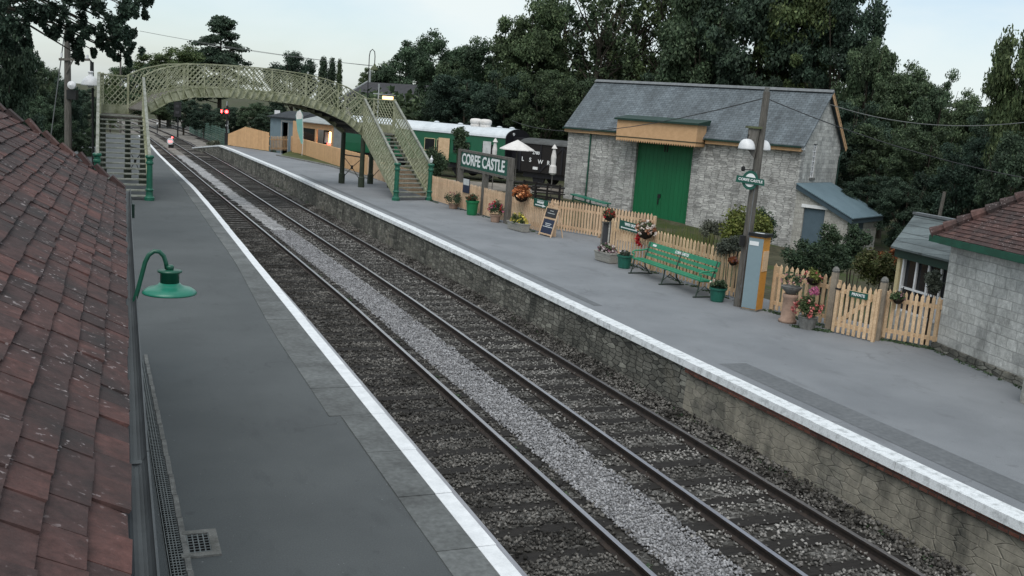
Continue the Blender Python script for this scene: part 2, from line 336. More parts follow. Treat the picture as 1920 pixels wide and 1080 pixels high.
def leaf_mat(name, a, b, c, sat=1.0):
    mt, nt, bs = new_mat(name)
    g = N(nt, 'ShaderNodeNewGeometry'); oi = N(nt, 'ShaderNodeObjectInfo')
    k = ramp(nt, g.outputs['Random Per Island'], [(0, a), (.6, b), (1, c)])
    v = coords(nt)
    q = ramp(nt, noise(nt, v, .55, 3, .6), [(.35, .6), (.68, 1.4)])
    k = mixc(nt, 1.0, k, q, 'MULTIPLY')
    t = ramp(nt, oi.outputs['Random'], [(0, (.72, .8, .85)), (.5, (1, 1, 1)), (1, (1.25, 1.15, .85))])
    k = mixc(nt, 1.0, k, t, 'MULTIPLY')
    L(nt, k, bs.inputs['Base Color']); bs.inputs['Roughness'].default_value = .65
    bs.inputs['Specular IOR Level'].default_value = .25
    tr = N(nt, 'ShaderNodeBsdfTranslucent'); L(nt, k, tr.inputs[0])
    mx = N(nt, 'ShaderNodeMixShader'); mx.inputs[0].default_value = .22
    L(nt, bs.outputs[0], mx.inputs[1]); L(nt, tr.outputs[0], mx.inputs[2])
    L(nt, mx.outputs[0], nt.nodes['Material Output'].inputs[0])
    return mt
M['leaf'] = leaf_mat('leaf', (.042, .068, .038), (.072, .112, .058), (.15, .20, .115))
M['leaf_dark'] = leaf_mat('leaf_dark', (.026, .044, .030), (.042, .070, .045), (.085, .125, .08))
M['leaf_bright'] = leaf_mat('leaf_bright', (.07, .10, .025), (.12, .15, .04), (.18, .20, .065))
M['leaf_shrub'] = leaf_mat('leaf_shrub', (.034, .06, .034), (.065, .105, .052), (.12, .165, .09))
M['leaf_grey'] = leaf_mat('leaf_grey', (.09, .10, .07), (.14, .15, .11), (.2, .21, .16))
M['grass'] = leaf_mat('grass', (.06, .085, .025), (.10, .12, .04), (.17, .16, .075))
M['petal_orange'] = leaf_mat('petal_orange', (.35, .11, .05), (.55, .25, .14), (.62, .42, .30))
M['petal_rust'] = leaf_mat('petal_rust', (.10, .03, .015), (.24, .08, .035), (.40, .17, .09))
M['petal_red'] = leaf_mat('petal_red', (.28, .01, .02), (.5, .015, .025), (.6, .05, .06))
M['petal_pink'] = leaf_mat('petal_pink', (.5, .10, .20), (.7, .17, .32), (.75, .35, .45))
M['petal_salmon'] = leaf_mat('petal_salmon', (.5, .10, .10), (.62, .2, .19), (.7, .33, .32))
M['petal_yellow'] = leaf_mat('petal_yellow', (.6, .5, .08), (.7, .62, .14), (.75, .7, .3))
M['petal_white'] = leaf_mat('petal_white', (.6, .5, .5), (.72, .66, .66), (.78, .75, .75))
M['petal_mauve'] = leaf_mat('petal_mauve', (.25, .09, .13), (.40, .2, .24), (.5, .36, .38))

# ------------------------------------------------------------------ mesh builder
class MB:
    def __init__(s): s.v = []; s.f = []; s.mi = []; s.cur = 0
    def quad(s, a, b, c, d):
        i = len(s.v); s.v += [tuple(a), tuple(b), tuple(c), tuple(d)]; s.f.append((i, i+1, i+2, i+3)); s.mi.append(s.cur)
    def poly(s, pts):
        i = len(s.v); s.v += [tuple(p) for p in pts]; s.f.append(tuple(range(i, i+len(pts)))); s.mi.append(s.cur)
    def hexa(s, p):
        """8 corners: bottom ring 0-3, top ring 4-7"""
        i = len(s.v); s.v += [tuple(q) for q in p]
        for q in ((0, 3, 2, 1), (4, 5, 6, 7), (0, 1, 5, 4), (1, 2, 6, 5), (2, 3, 7, 6), (3, 0, 4, 7)):
            s.f.append(tuple(i+k for k in q)); s.mi.append(s.cur)
    def box(s, x0, x1, y0, y1, z0, z1):
        s.hexa([(x0, y0, z0), (x1, y0, z0), (x1, y1, z0), (x0, y1, z0), (x0, y0, z1), (x1, y0, z1), (x1, y1, z1), (x0, y1, z1)])
    def mbox(s, mtx, sx_, sy_, sz_):
        h = []
        for z in (-.5, .5):
            for x, y in ((-.5, -.5), (.5, -.5), (.5, .5), (-.5, .5)): h.append(mtx @ Vector((x*sx_, y*sy_, z*sz_)))
        s.hexa(h)
    def beam(s, a, b, w, h, up=(0, 0, 1)):
        """bar from a to b, w wide sideways and h tall"""
        a = Vector(a); b = Vector(b); d = (b-a).normalized(); up = Vector(up)
        if abs(d.dot(up)) > .98: up = Vector((0, 1, 0))
        x = d.cross(up).normalized(); y = x.cross(d)
        o = []
        for p in (a, b):
            o.append([p-x*w/2-y*h/2, p+x*w/2-y*h/2, p+x*w/2+y*h/2, p-x*w/2+y*h/2])
        s.hexa(o[0]+o[1])
    def tube(s, pts, r, n=8, cap=True):
        pts = [Vector(p) for p in pts]; rr = r if hasattr(r, '__len__') else [r]*len(pts)
        base = len(s.v); prev = None
        for k, p in enumerate(pts):
            d = (pts[min(k+1, len(pts)-1)]-pts[max(k-1, 0)]).normalized()
            if prev is None:
                a = Vector((0, 0, 1)) if abs(d.z) < .9 else Vector((1, 0, 0)); x = d.cross(a).normalized()
            else: x = (prev - d*prev.dot(d)).normalized()
            prev = x; y = d.cross(x)
            for i in range(n):
                t = 2*math.pi*i/n; s.v.append(tuple(p+(x*math.cos(t)+y*math.sin(t))*rr[k]))
        for k in range(len(pts)-1):
            for i in range(n):
                j = (i+1) % n
                s.f.append((base+k*n+i, base+k*n+j, base+(k+1)*n+j, base+(k+1)*n+i)); s.mi.append(s.cur)
        if cap:
            s.f.append(tuple(base+i for i in range(n))[::-1]); s.mi.append(s.cur)
            s.f.append(tuple(base+(len(pts)-1)*n+i for i in range(n))); s.mi.append(s.cur)
    def lathe(s, prof, n=16, at=(0, 0, 0), cap=True):
        base = len(s.v)
        for r, z in prof:
            for i in range(n):
                t = 2*math.pi*i/n; s.v.append((at[0]+r*math.cos(t), at[1]+r*math.sin(t), at[2]+z))
        for k in range(len(prof)-1):
            for i in range(n):
                j = (i+1) % n
                s.f.append((base+k*n+i, base+k*n+j, base+(k+1)*n+j, base+(k+1)*n+i)); s.mi.append(s.cur)
        if cap:
            s.f.append(tuple(base+i for i in range(n))[::-1]); s.mi.append(s.cur)
            s.f.append(tuple(base+(len(prof)-1)*n+i for i in range(n))); s.mi.append(s.cur)
    def prism(s, pts, off):
        """extrude a polygon by off"""
        n = len(pts); i = len(s.v); off = Vector(off)
        s.v += [tuple(Vector(p)) for p in pts]+[tuple(Vector(p)+off) for p in pts]
        s.f.append(tuple(range(i, i+n))[::-1]); s.f.append(tuple(range(i+n, i+2*n))); s.mi += [s.cur]*2
        for k in range(n):
            j = (k+1) % n; s.f.append((i+k, i+j, i+n+j, i+n+k)); s.mi.append(s.cur)
    def build(s, name, mt, parent=None, world=False, smooth=False):
        me = bpy.data.meshes.new(name); v = s.v
        if world and parent is not None:
            inv = parent.matrix_basis.inverted(); v = [tuple(inv @ Vector(p)) for p in v]
        me.from_pydata(v, [], s.f)
        mts = mt if isinstance(mt, (list, tuple)) else [mt]
        for q in mts: me.materials.append(M[q] if isinstance(q, str) else q)
        if len(mts) > 1: me.polygons.foreach_set('material_index', s.mi)
        if smooth: me.polygons.foreach_set('use_smooth', [True]*len(me.polygons))
        me.update()
        o = bpy.data.objects.new(name, me); C.objects.link(o)
        if parent is not None: o.parent = parent
        return o
def mesh_np(name, V, F, mts, parent=None, mi=None):
    me = bpy.data.meshes.new(name); k = F.shape[1]
    me.vertices.add(len(V)); me.vertices.foreach_set('co', V.astype(np.float32).ravel())
    me.loops.add(F.size); me.loops.foreach_set('vertex_index', F.astype(np.int32).ravel())
    me.polygons.add(len(F)); me.polygons.foreach_set('loop_start', np.arange(0, F.size, k, dtype=np.int32))
    me.polygons.foreach_set('loop_total', np.full(len(F), k, dtype=np.int32))
    for q in mts: me.materials.append(M[q])
    if mi is not None: me.polygons.foreach_set('material_index', mi.astype(np.int32))
    me.update(calc_edges=True); me.validate()
    o = bpy.data.objects.new(name, me); C.objects.link(o)
    if parent is not None: o.parent = parent
    return o
def tag(o, label=None, cat=None, group=None, kind=None):
    if label: o['label'] = label
    if cat: o['category'] = cat
    if group: o['group'] = group
    if kind: o['kind'] = kind
    return o
def thing(name, label, cat, loc=(0, 0, 0), rz=0.0, group=None):
    o = bpy.data.objects.new(name, None); C.objects.link(o); o.empty_display_size = .2
    o.location = loc; o.rotation_euler = (0, 0, rz)
    o.matrix_basis = Matrix.Translation(Vector(loc)) @ Matrix.Rotation(rz, 4, 'Z')
    return tag(o, label, cat, group)
def between(name, label, cat, p0, p1, group=None, z=0.0):
    """a thing whose local x runs from p0 to p1; returns it with the length"""
    d = Vector((p1[0]-p0[0], p1[1]-p0[1], 0))
    return thing(name, label, cat, (p0[0], p0[1], z), math.atan2(d.y, d.x), group), d.length
def text(s, size, mt, parent, loc, rot=(R(90), 0, 0), name='lettering', align='CENTER', bold=.0, depth=.004, sx_=1.0, world=False):
    cu = bpy.data.curves.new('t', 'FONT'); cu.body = s; cu.size = size; cu.align_x = align; cu.align_y = 'CENTER'
    cu.offset = bold; cu.extrude = depth; cu.resolution_u = 3
    o = bpy.data.objects.new('t', cu); C.objects.link(o)
    bpy.context.view_layer.update()
    me = bpy.data.meshes.new_from_object(o.evaluated_get(bpy.context.evaluated_depsgraph_get()))
    bpy.data.objects.remove(o); bpy.data.curves.remove(cu)
    me.name = name; me.materials.clear(); me.materials.append(M[mt])
    from mathutils import Euler
    me.transform(Matrix.Translation(loc) @ Euler(rot).to_matrix().to_4x4() @ Matrix.Diagonal((sx_, 1, 1, 1)))
    t = bpy.data.objects.new(name, me); C.objects.link(t); t.parent = parent
    return t
def copy_tree(o, parent=None):
    c = o.copy(); C.objects.link(c)
    if parent is not None: c.parent = parent
    for ch in list(o.children): copy_tree(ch, c)
    return c

# ------------------------------------------------------------------ setting: ground, platforms
OFF = [(0, 0), (25, 0), (32, .12), (42, .33), (55, .62), (75, 1.0), (95, 1.5), (106, 1.8), (125, 2.6), (150, 4.2), (185, 7.5)]
LA = [(-8, 3.62), (25, 3.64), (38, 3.69), (46, 3.66), (56, 3.44), (68, 3.18), (81, 3.05), (95, 2.6)]
RE = [(-8, 10.05), (10, 10.06), (26, 10.12), (34, 10.10), (44, 9.92), (61, 9.61), (80, 8.92), (85, 8.6)]
XL, XA, XB, XC = 4.44, 5.945, 7.79, 9.295
def lerp(a, b, t): return a+(b-a)*max(0, min(1, t))
def ground_z(x, y):
    d = x*sy+y*cy; lat = x*cy-y*sy
    if x > 13:
        z = lerp(-1.25, -.15, (y-36)/13)
        z = lerp(z, -.5, (y-62)/15)
    elif x < 3: z = lerp(-1.15, -.5, (2-x)/6) if y > 17 else -1.15
    else: z = -1.15
    edge = 78
    if d > edge and lat > -2: z += min(4.5, (d-edge)*.16)*max(0, min(1, (lat+2)/8))
    if lat < -17-(d-20)*.30 and y > 18 and d < 90: z += min(3, (-17-(d-20)*.30-lat)*.2)
    if d > 190: z += min(3, (d-190)*.05)
    return z
xs = np.concatenate([np.linspace(-900, -70, 12), np.linspace(-60, 100, 90), np.linspace(110, 900, 12)])
ys = np.concatenate([np.linspace(-300, -20, 6), np.linspace(-14, 170, 100), np.linspace(180, 1500, 16)])
gv = np.array([(x, y, ground_z(x, y)) for y in ys for x in xs])
nx = len(xs); gf = np.array([(j*nx+i, j*nx+i+1, (j+1)*nx+i+1, (j+1)*nx+i) for j in range(len(ys)-1) for i in range(nx-1)])
tag(mesh_np('ground', gv, gf, ['earth']), kind='structure')

def slab_between(name, mt, left, right, ylist, z, thick=None, kind='structure'):
    b = MB()
    for y0, y1 in zip(ylist, ylist[1:]):
        a, c, d, e = (left(y0), y0), (right(y0), y0), (right(y1), y1), (left(y1), y1)
        if thick: b.hexa([(*a, z-thick), (*c, z-thick), (*d, z-thick), (*e, z-thick), (*a, z), (*c, z), (*d, z), (*e, z)])
        else: b.quad((*a, z), (*c, z), (*d, z), (*e, z))
    return tag(b.build(name, mt), kind=kind)
YL = [-8, 0, 6, 12, 18, 25, 32, 38, 42, 46, 51, 56, 62, 68, 75, 81, 88, 95]
la = lambda y: interp(LA, y); re_ = lambda y: interp(RE, y)
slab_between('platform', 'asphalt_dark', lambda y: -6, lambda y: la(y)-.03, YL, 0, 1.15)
PR = [(-8, 20), (7, 18.5), (15.3, 17.6), (20, 16.2), (27, 16.0), (30.5, 18.2), (34.2, 17.0), (36, 15.6), (45, 15.0), (57, 15.0), (70, 15.0), (79, 12.0), (85, 9.6)]
YR = [-8, 0, 7, 11, 15.3, 20, 27, 30.5, 34.2, 36, 40, 44, 50, 57, 61, 66, 70, 75, 79, 82, 85]
slab_between('platform', 'asphalt', lambda y: re_(y)+.03, lambda y: interp(PR, y), YR, 0, 1.15)
# a ramp at the far end of the far platform
b = MB(); b.hexa([(8.6, 85, -1.1), (9.7, 85, -1.1), (9.0, 96, -1.1), (7.3, 96, -1.1), (8.6, 85, 0), (9.7, 85, 0), (9.0, 96, -.95), (7.3, 96, -.95)])
tag(b.build('platform_ramp', 'asphalt'), kind='structure')
# relaid tarmac along the far platform
b = MB()
b.quad((10.62, -4, .004), (11.2, -4, .004), (11.2, 14.72, .004), (10.6, 14.75, .004)); tag(b.build('tarmac_strip', 'asphalt_patch'), kind='structure')
b = MB()
for y0, y1 in zip(YR[5:13], YR[6:14]): b.quad((re_(y0)+.55, y0, .004), (re_(y0)+.78, y0, .004), (re_(y1)+.78, y1, .004), (re_(y1)+.55, y1, .004))
tag(b.build('tarmac_joint', 'asphalt_patch'), kind='structure')
# light six-foot strip and dark four-foot ballast as sheets over the earth
off = lambda y: interp(OFF, y)
YT = [-8, 0, 6, 12, 18, 25, 32, 38, 46, 55, 65, 75, 85, 95, 106, 115, 125, 137, 150, 167, 185]
slab_between('track_bed', 'ballast_dark', lambda y: 3.3-off(y) if y > 46 else 3.3, lambda y: 10.5-off(y), [q for q in YT if q < 90], -1.075)
slab_between('track_bed', 'far_ballast', lambda y: 1.5-off(y), lambda y: 14-off(y)*.6+(y-85)*.05, [q for q in YT if q >= 85], -1.07)
# wavy-edged light strip
b = MB(); pr_ = None; rr = random.Random(3)
for i in range(0, 460):
    y = -6+i*.2; xl = XA+.50+rr.uniform(-.10, .10)-off(y); xr = XB-.62+rr.uniform(-.12, .10)-off(y)
    if pr_: b.quad((pr_[0], y-.2, -1.055), (pr_[1], y-.2, -1.055), (xr, y, -1.055), (xl, y, -1.055))
    pr_ = (xl, xr)
tag(b.build('gravel_strip', 'ballast_light'), kind='structure')

# loose stones of the ballast (one uncountable mass)
def stones(name, mt, n, xr, ydist, z, smin, smax, seed, ymax, dy=None, slope=0.0):
    rs = np.random.RandomState(seed)
    y = 2.5+(ymax-2.5)*rs.rand(n)**ydist
    x = np.zeros(n)
    for i in range(n): x[i] = rs.uniform(*xr)-off(y[i])
    zz = np.full((n, 1), z)+slope*((x+np.array([off(q) for q in y])-xr[0])/(xr[1]-xr[0]))[:, None]
    if dy is not None:
        ph = (y-2.0-dy)/.74; fr = np.abs(ph-np.round(ph))*.74; keep = (fr > .125) | (rs.rand(n) < .16)
        x, y, zz = x[keep], y[keep], zz[keep]; n = len(x)
    base = np.array([(1, 0, 0), (-1, 0, 0), (0, 1, 0), (0, -1, 0), (0, 0, 1), (0, 0, -1)], float)
    tri = np.array([(0, 2, 4), (2, 1, 4), (1, 3, 4), (3, 0, 4), (2, 0, 5), (1, 2, 5), (3, 1, 5), (0, 3, 5)])
    sc = rs.uniform(smin, smax, (n, 1, 1))*rs.uniform(.6, 1.3, (n, 1, 3))
    a = rs.rand(n)*6.28; ca, sa = np.cos(a), np.sin(a)
    P = base[None]*sc*(1+rs.uniform(-.25, .25, (n, 6, 3)))+rs.uniform(-.3, .3, (n, 6, 3))*sc
    X = P[..., 0]*ca[:, None]-P[..., 1]*sa[:, None]; Y = P[..., 0]*sa[:, None]+P[..., 1]*ca[:, None]
    V = np.stack([X+x[:, None], Y+y[:, None], P[..., 2]*.75+zz+rs.uniform(0, .02, (n, 1))], -1).reshape(-1, 3)
    F = (tri[None]+(np.arange(n)*6)[:, None, None]).reshape(-1, 3)
    return tag(mesh_np(name, V, F, [mt]), kind='stuff')
M['stone_light'] = simple('stone_light', (.345, .345, .355), (.22, .22, .228), .9, 4, .15, 0, .1, island=.55)
M['stone_mid'] = simple('stone_mid', (.29, .28, .265), (.12, .114, .106), .9, 1.2, .15, 0, .1, island=.7, lo=.38, hi=.6)
M['stone_dark'] = simple('stone_dark', (.17, .162, .15), (.05, .047, .043), .9, 1.2, .15, 0, .1, island=.75, lo=.38, hi=.6)
stones('loose_gravel', 'stone_light', 26000, (XA+.42, XB-.5), 1.35, -1.05, .014, .034, 1, 40)
stones('loose_gravel', 'stone_dark', 24000, (XL+.1, XA-.06), 1.3, -1.056, .014, .036, 2, 40, 0.0)
stones('loose_gravel', 'stone_mid', 26000, (XB-.6, XC+.55), 1.3, -1.056, .014, .036, 3, 48, .3)
stones('loose_gravel', 'stone_dark', 9000, (XC+.40, XC+.78), 1.3, -1.06, .016, .045, 4, 50, None, .12)
stones('loose_gravel', 'stone_dark', 4000, (XA+.1, XA+.5), 1.3, -1.056, .014, .036, 5, 40, 0.0)

# edge slabs of the near platform
root = thing('platform_edge', 'row of grey paving slabs with a white painted edge along the near platform', 'platform edge', (3.3, 0, 0))
s1 = MB(); s2 = MB(); y = -3.0; rr = random.Random(5)
while y < 93:
    ln = rr.uniform(1.25, 1.9) if y < 25 else 2.4
    if y < 12.8 and y+ln > 12.8: ln = 12.8-y
    y1 = y+ln-.014
    xi = lambda t: (3.0 if t < 12.8 else interp([(12.8, 2.84), (18, 2.84), (26, 3.07), (52, 3.12), (64, 3.05), (95, 2.0)], t))
    z = .012+rr.uniform(-.003, .003)
    wi = lambda t: la(t)-(.20-.0005*t)
    for bb, fa, fb, dz in ((s1, xi, lambda t: wi(t)-.004, 0), (s2, wi, la, .004)):
        bb.hexa([(fa(y), y, -.08), (fb(y), y, -.08), (fb(y1), y1, -.08), (fa(y1), y1, -.08), (fa(y), y, z+dz), (fb(y)+rr.uniform(0, .012), y, z+dz), (fb(y1), y1, z+dz), (fa(y1), y1, z+dz)])
    y += ln
s1.build('slab', 'slab', root, True); s2.build('white_edge', 'white_paint', root, True)
b = MB()
for y0, y1 in zip(YL, YL[1:]): b.hexa([(la(y0)-.05, y0, -1.2), (la(y0)+.0, y0, -1.2), (la(y1)+.0, y1, -1.2), (la(y1)-.05, y1, -1.2), (la(y0)-.05, y0, -.09), (la(y0)-.02, y0, -.09), (la(y1)-.02, y1, -.09), (la(y1)-.05, y1, -.09)])
tag(b.build('platform_wall', 'rubble'), 'low stone retaining wall under the near platform edge', 'wall')

# far platform wall
root = thing('platform_wall', 'weathered rubble stone platform wall with white coping beside the right hand track', 'wall', (10, 0, 0))
b = MB(); b2_ = MB(); c = MB(); k = MB()
yy = list(np.arange(-6, 85.01, 1.0))
for y0, y1 in zip(yy, yy[1:]):
    f = lambda t, o: (re_(t)+o, t)
    (b2_ if y1 <= 15.05 else b).hexa([(*f(y0, -.02), -1.25), (*f(y0, .05), -1.25), (*f(y1, .05), -1.25), (*f(y1, -.02), -1.25), (*f(y0, .02), -.12), (*f(y0, .06), -.12), (*f(y1, .06), -.12), (*f(y1, .02), -.12)])
b.hexa([(8.58, 85, -1.25), (8.66, 85, -1.25), (7.35, 96, -1.25), (7.28, 96, -1.25), (8.58, 85, -.12), (8.66, 85, -.12), (7.35, 96, -1.0), (7.28, 96, -1.0)])
for y0, y1 in zip(yy[:-1], yy[1:]):
    if y1 <= 15.05: c.hexa([(*f(y0, -.045), -.205), (*f(y0, .05), -.205), (*f(y1, .05), -.205), (*f(y1, -.045), -.205), (*f(y0, -.045), -.115), (*f(y0, .05), -.115), (*f(y1, .05), -.115), (*f(y1, -.045), -.115)])
y = -6.0; rr = random.Random(9)
while y < 85:
    ln = min(rr.uniform(1.6, 2.4), 85-y)
    if 85-y-ln < .5: ln = 85-y
    y1 = y+ln-.012; j = rr.uniform(-.008, .008)
    k.hexa([(*f(y, -.06+j), -.112), (*f(y, .25), -.112), (*f(y1, .25), -.112), (*f(y1, -.06+j), -.112), (*f(y, -.045+j), .012), (*f(y, .27), .012), (*f(y1, .27), .012), (*f(y1, -.045+j), .012)])
    y += ln
k.hexa([(8.52, 85, -.11), (8.85, 85, -.11), (7.6, 96, -1.0), (7.25, 96, -1.0), (8.52, 85, .012), (8.85, 85, .012), (7.6, 96, -.9), (7.25, 96, -.9)])
b.build('stone_face', 'rubble', root, True); b2_.build('patched_face', 'rubble_patched', root, True); c.build('brick_course', 'old_brick', root, True); k.build('coping', 'white_worn', root, True)

# ------------------------------------------------------------------ tracks
def track(label, x0, x1, y0, y1, spacing=.74, dy=0.0, nrail=2, smax=100):
    root = thing('railway_track', label, 'railway track', ((x0+x1)/2, 0, -1.05), 0, 'railway tracks')
    ys_ = [y for y in np.arange(y0, y1+.1, 1.5)]
    for xr in (x0, x1):
        r = MB()
        prof = [(-.07, -1.065), (.07, -1.065), (.07, -1.045), (.012, -1.02), (.012, -.945), (.035, -.935), (.035, -.902), (-.035, -.902), (-.035, -.935), (-.012, -.945), (-.012, -1.02), (-.07, -1.045)]
        n = len(prof)
        for y in ys_:
            for a, z in prof: r.v.append((xr+a-off(y), y, z))
        for i in range(len(ys_)-1):
            for q in range(n):
                r.f.append((i*n+q, i*n+(q+1) % n, (i+1)*n+(q+1) % n, (i+1)*n+q)); r.mi.append(1 if q == 6 else 0)
        ro = r.build('rail', ['rail_side', 'rail_top'], root, True)
        ch = MB()
        for y in np.arange(max(y0, 2), min(y1, 30), spacing): ch.box(xr-off(y)-.13, xr-off(y)+.13, y+dy-.09, y+dy+.09, -1.066, -1.0)
        ch.build('chair', 'rail_side', ro, True)
    rr = random.Random(int(x0*100)); i = 0; y = max(y0, 2.0); rest = MB()
    while y < min(y1, 120):
        s_ = rest if i >= smax-1 else MB()
        a = rr.uniform(-.02, .02); o = off(y); xx0 = x0-.53+rr.uniform(-.06, .03); xx1 = x1+.53+rr.uniform(-.03, .06)
        z = -1.052+rr.uniform(-.016, .012); w = rr.uniform(.11, .135)
        s_.hexa([(xx0-o, y+dy-w-a, -1.2), (xx1-o, y+dy-w+a, -1.2), (xx1-o, y+dy+w+a, -1.2), (xx0-o, y+dy+w-a, -1.2), (xx0-o, y+dy-w-a, z), (xx1-o, y+dy-w+a, z), (xx1-o, y+dy+w+a, z), (xx0-o, y+dy+w-a, z)])
        if i < smax-1: s_.build('sleeper', 'sleeper', root, True)
        i += 1; y += spacing
    if rest.v: tag(rest.build('sleeper', 'sleeper', root, True), kind='stuff')
    return root
track('single line of rails and dark sleepers directly below the near white platform edge', XL, XA, 0, 185)
track('line of rails and dark sleepers running along the stone wall of the far platform', XB, XC, 0, 185, dy=.3)
# the siding that leaves beyond the platform end
OFFS = [(75, -.2), (90, -2.2), (100, -2.4), (112, -2.2), (130, -1.4), (150, .2), (185, 3)]
b_off = off; off = lambda y: interp(OFFS, y)
track('siding track curving away beyond the end of the far platform', XB+.2, XC+.2, 97, 180, .8)
off = b_off

# ------------------------------------------------------------------ near station roof (lower left)
root = thing('station_roof', 'mossy red clay tiled roof with a dark gutter at the lower left', 'roof', (-.1, 6, 2.8))
SL = R(33); ca, sa = math.cos(SL), math.sin(SL)
ex = lambda y: .048+.0142*(y-3)
def rp(s, y, h=0.0): return Vector((ex(y)-s*ca+h*sa, y, 2.80+s*sa+h*ca))
Y0, Y1, NC, GA, TW = -1.5, 15.15, 16, .145, .235
t = MB(); rr = random.Random(21)
for i in range(NC):
    y = Y0+(TW/2 if i % 2 else 0); s0 = i*GA
    while y < Y1:
        w = TW-.005; y1 = min(y+w, Y1); dz = rr.uniform(-.003, .009); tw = rr.uniform(-.008, .008); sl = rr.uniform(-.009, .009)
        if y1-y > .04:
            a0, a1, h0, h1 = s0+sl, s0+GA*1.45, .036+dz, .010+dz*.4
            t.hexa([rp(a0, y, h0-.016), rp(a0, y1, h0-.016+tw), rp(a1, y1, h1-.014), rp(a1, y, h1-.014), rp(a0, y, h0), rp(a0, y1, h0+tw), rp(a1, y1, h1), rp(a1, y, h1)])
        y += TW
to = t.build('tiles', 'clay_tile', root, True)
li = MB()
spots = [(18, 827, .045), (168, 836, .02), (124, 635, .018), (58, 658, .016), (82, 660, .012), (10, 667, .014), (121, 921, .012), (203, 937, .011), (228, 957, .009), (64, 971, .012), (198, 919, .01), (152, 1060, .025), (120, 1020, .022), (197, 1055, .016), (115, 1048, .012), (22, 890, .01),
         (30, 470, .02), (105, 535, .02), (150, 430, .03), (205, 595, .012), (60, 560, .013), (190, 330, .03), (120, 390, .03), (200, 440, .02), (90, 300, .03), (160, 505, .015), (225, 660, .008)]
nrm = Vector((sa, 0, ca)); P0 = rp(0, 0, .042)
for u, v, r in spots:
    d = ray(u, v); tt = (P0-EYE).dot(nrm)/d.dot(nrm); p = EYE+d*tt
    r *= 1.25; n = 13; e1 = Vector((0, 1, 0)); e2 = Vector((-ca, 0, sa)); ph = rr.random()*6
    pts = [p+(e1*math.cos(q*6.283/n)*1.25+e2*math.sin(q*6.283/n))*r*(1+.16*math.sin(3*q*6.283/n+ph)+rr.uniform(-.09, .09)) for q in range(n)]
    li.prism(pts, nrm*.004)
li.build('lichen', 'lichen', to, True)
b = MB(); b.hexa([rp(-.02, Y0, -.05), rp(-.02, Y1-.02, -.05), rp(2.33, Y1-.02, -.05), rp(2.33, Y0, -.05), rp(-.02, Y0, -.005), rp(-.02, Y1-.02, -.005), rp(2.33, Y1-.02, -.005), rp(2.33, Y0, -.005)])
xr_ = ex(6)-2.33*ca; zr_ = 2.80+2.33*sa
b.hexa([(xr_-2, Y0, 2.75), (xr_-2, Y1, 2.75), (xr_, Y1, zr_-.06), (xr_, Y0, zr_-.06), (xr_-2, Y0, 2.8), (xr_-2, Y1, 2.8), (xr_, Y1, zr_), (xr_, Y0, zr_)])
b.build('roof_deck', 'gap_dark', root, True)
b = MB()
for i in range(28):
    y = Y0+.6*i
    if y > Y1: break
    b.tube([(xr_, y, zr_+.02), (xr_, min(y+.57, Y1), zr_+.035)], .10, 8)
for i in range(9):   # verge tiles bedded along the end of the roof
    p = rp(i*.26, Y1); q = rp(i*.26+.24, Y1, .045+.02*(i % 3)); b.beam(p+Vector((0, -.08, .04)), q+Vector((0, -.06, .03)), .16, .06)
b.build('ridge_tile', 'hut_tile', root, True)
g = MB()
prof = [(.047*math.cos(R(180+a)), .05*math.sin(R(180+a))) for a in range(0, 181, 20)]
gx = lambda y: interp([(-2, .075), (3, .098), (6, .128), (12.4, .212), (15.3, .262)], y)
g = MB()
for y0, y1 in ((-1.5, 1.2), (1.2, 4.05), (4.06, 7.4), (7.41, 11.2), (11.21, 15.3)):
    g.cur = 0
    for j, rad in enumerate((1.0, .86)):
        pts0 = [(gx(y0)+a*rad, y0, 2.82+c_*rad) for a, c_ in prof]; pts1 = [(gx(y1)+a*rad, y1, 2.82+c_*rad) for a, c_ in prof]
        for q in range(len(prof)-1): g.quad(pts0[q], pts1[q], pts1[q+1], pts0[q+1])
    for sgn in (-1, 1): g.beam((gx(y0)+sgn*.045, y0, 2.822), (gx(y1)+sgn*.045, y1, 2.822), .008, .01)
g.hexa([(gx(4.05)-.05, 4.03, 2.765), (gx(4.05)+.053, 4.03, 2.765), (gx(4.05)+.053, 4.07, 2.765), (gx(4.05)-.05, 4.07, 2.765), (gx(4.05)-.05, 4.03, 2.785), (gx(4.05)+.053, 4.03, 2.785), (gx(4.05)+.053, 4.07, 2.785), (gx(4.05)-.05, 4.07, 2.785)])
g.build('gutter', 'gutter', root, True)
b = MB(); b.hexa([(-2.6, -1.5, 0.005), (-.09, -1.5, 0.005), (.12, 15.0, 0.005), (-2.6, 15.0, 0.005), (-2.6, -1.5, 2.72), (-.09, -1.5, 2.72), (.12, 15.0, 2.72), (-2.6, 15.0, 2.72)]); b.build('wall', 'hut_stone', root, True)
b = MB(); b.tube([(.27, 15.1, 2.72), (.30, 15.15, 2.5), (.12, 15.2, 2.2), (.10, 15.2, .02)], .045, 8); b.box(.24, .36, 15.0, 15.2, 2.42, 2.62)
b.build('downpipe', 'dark_green_trim', root, True)

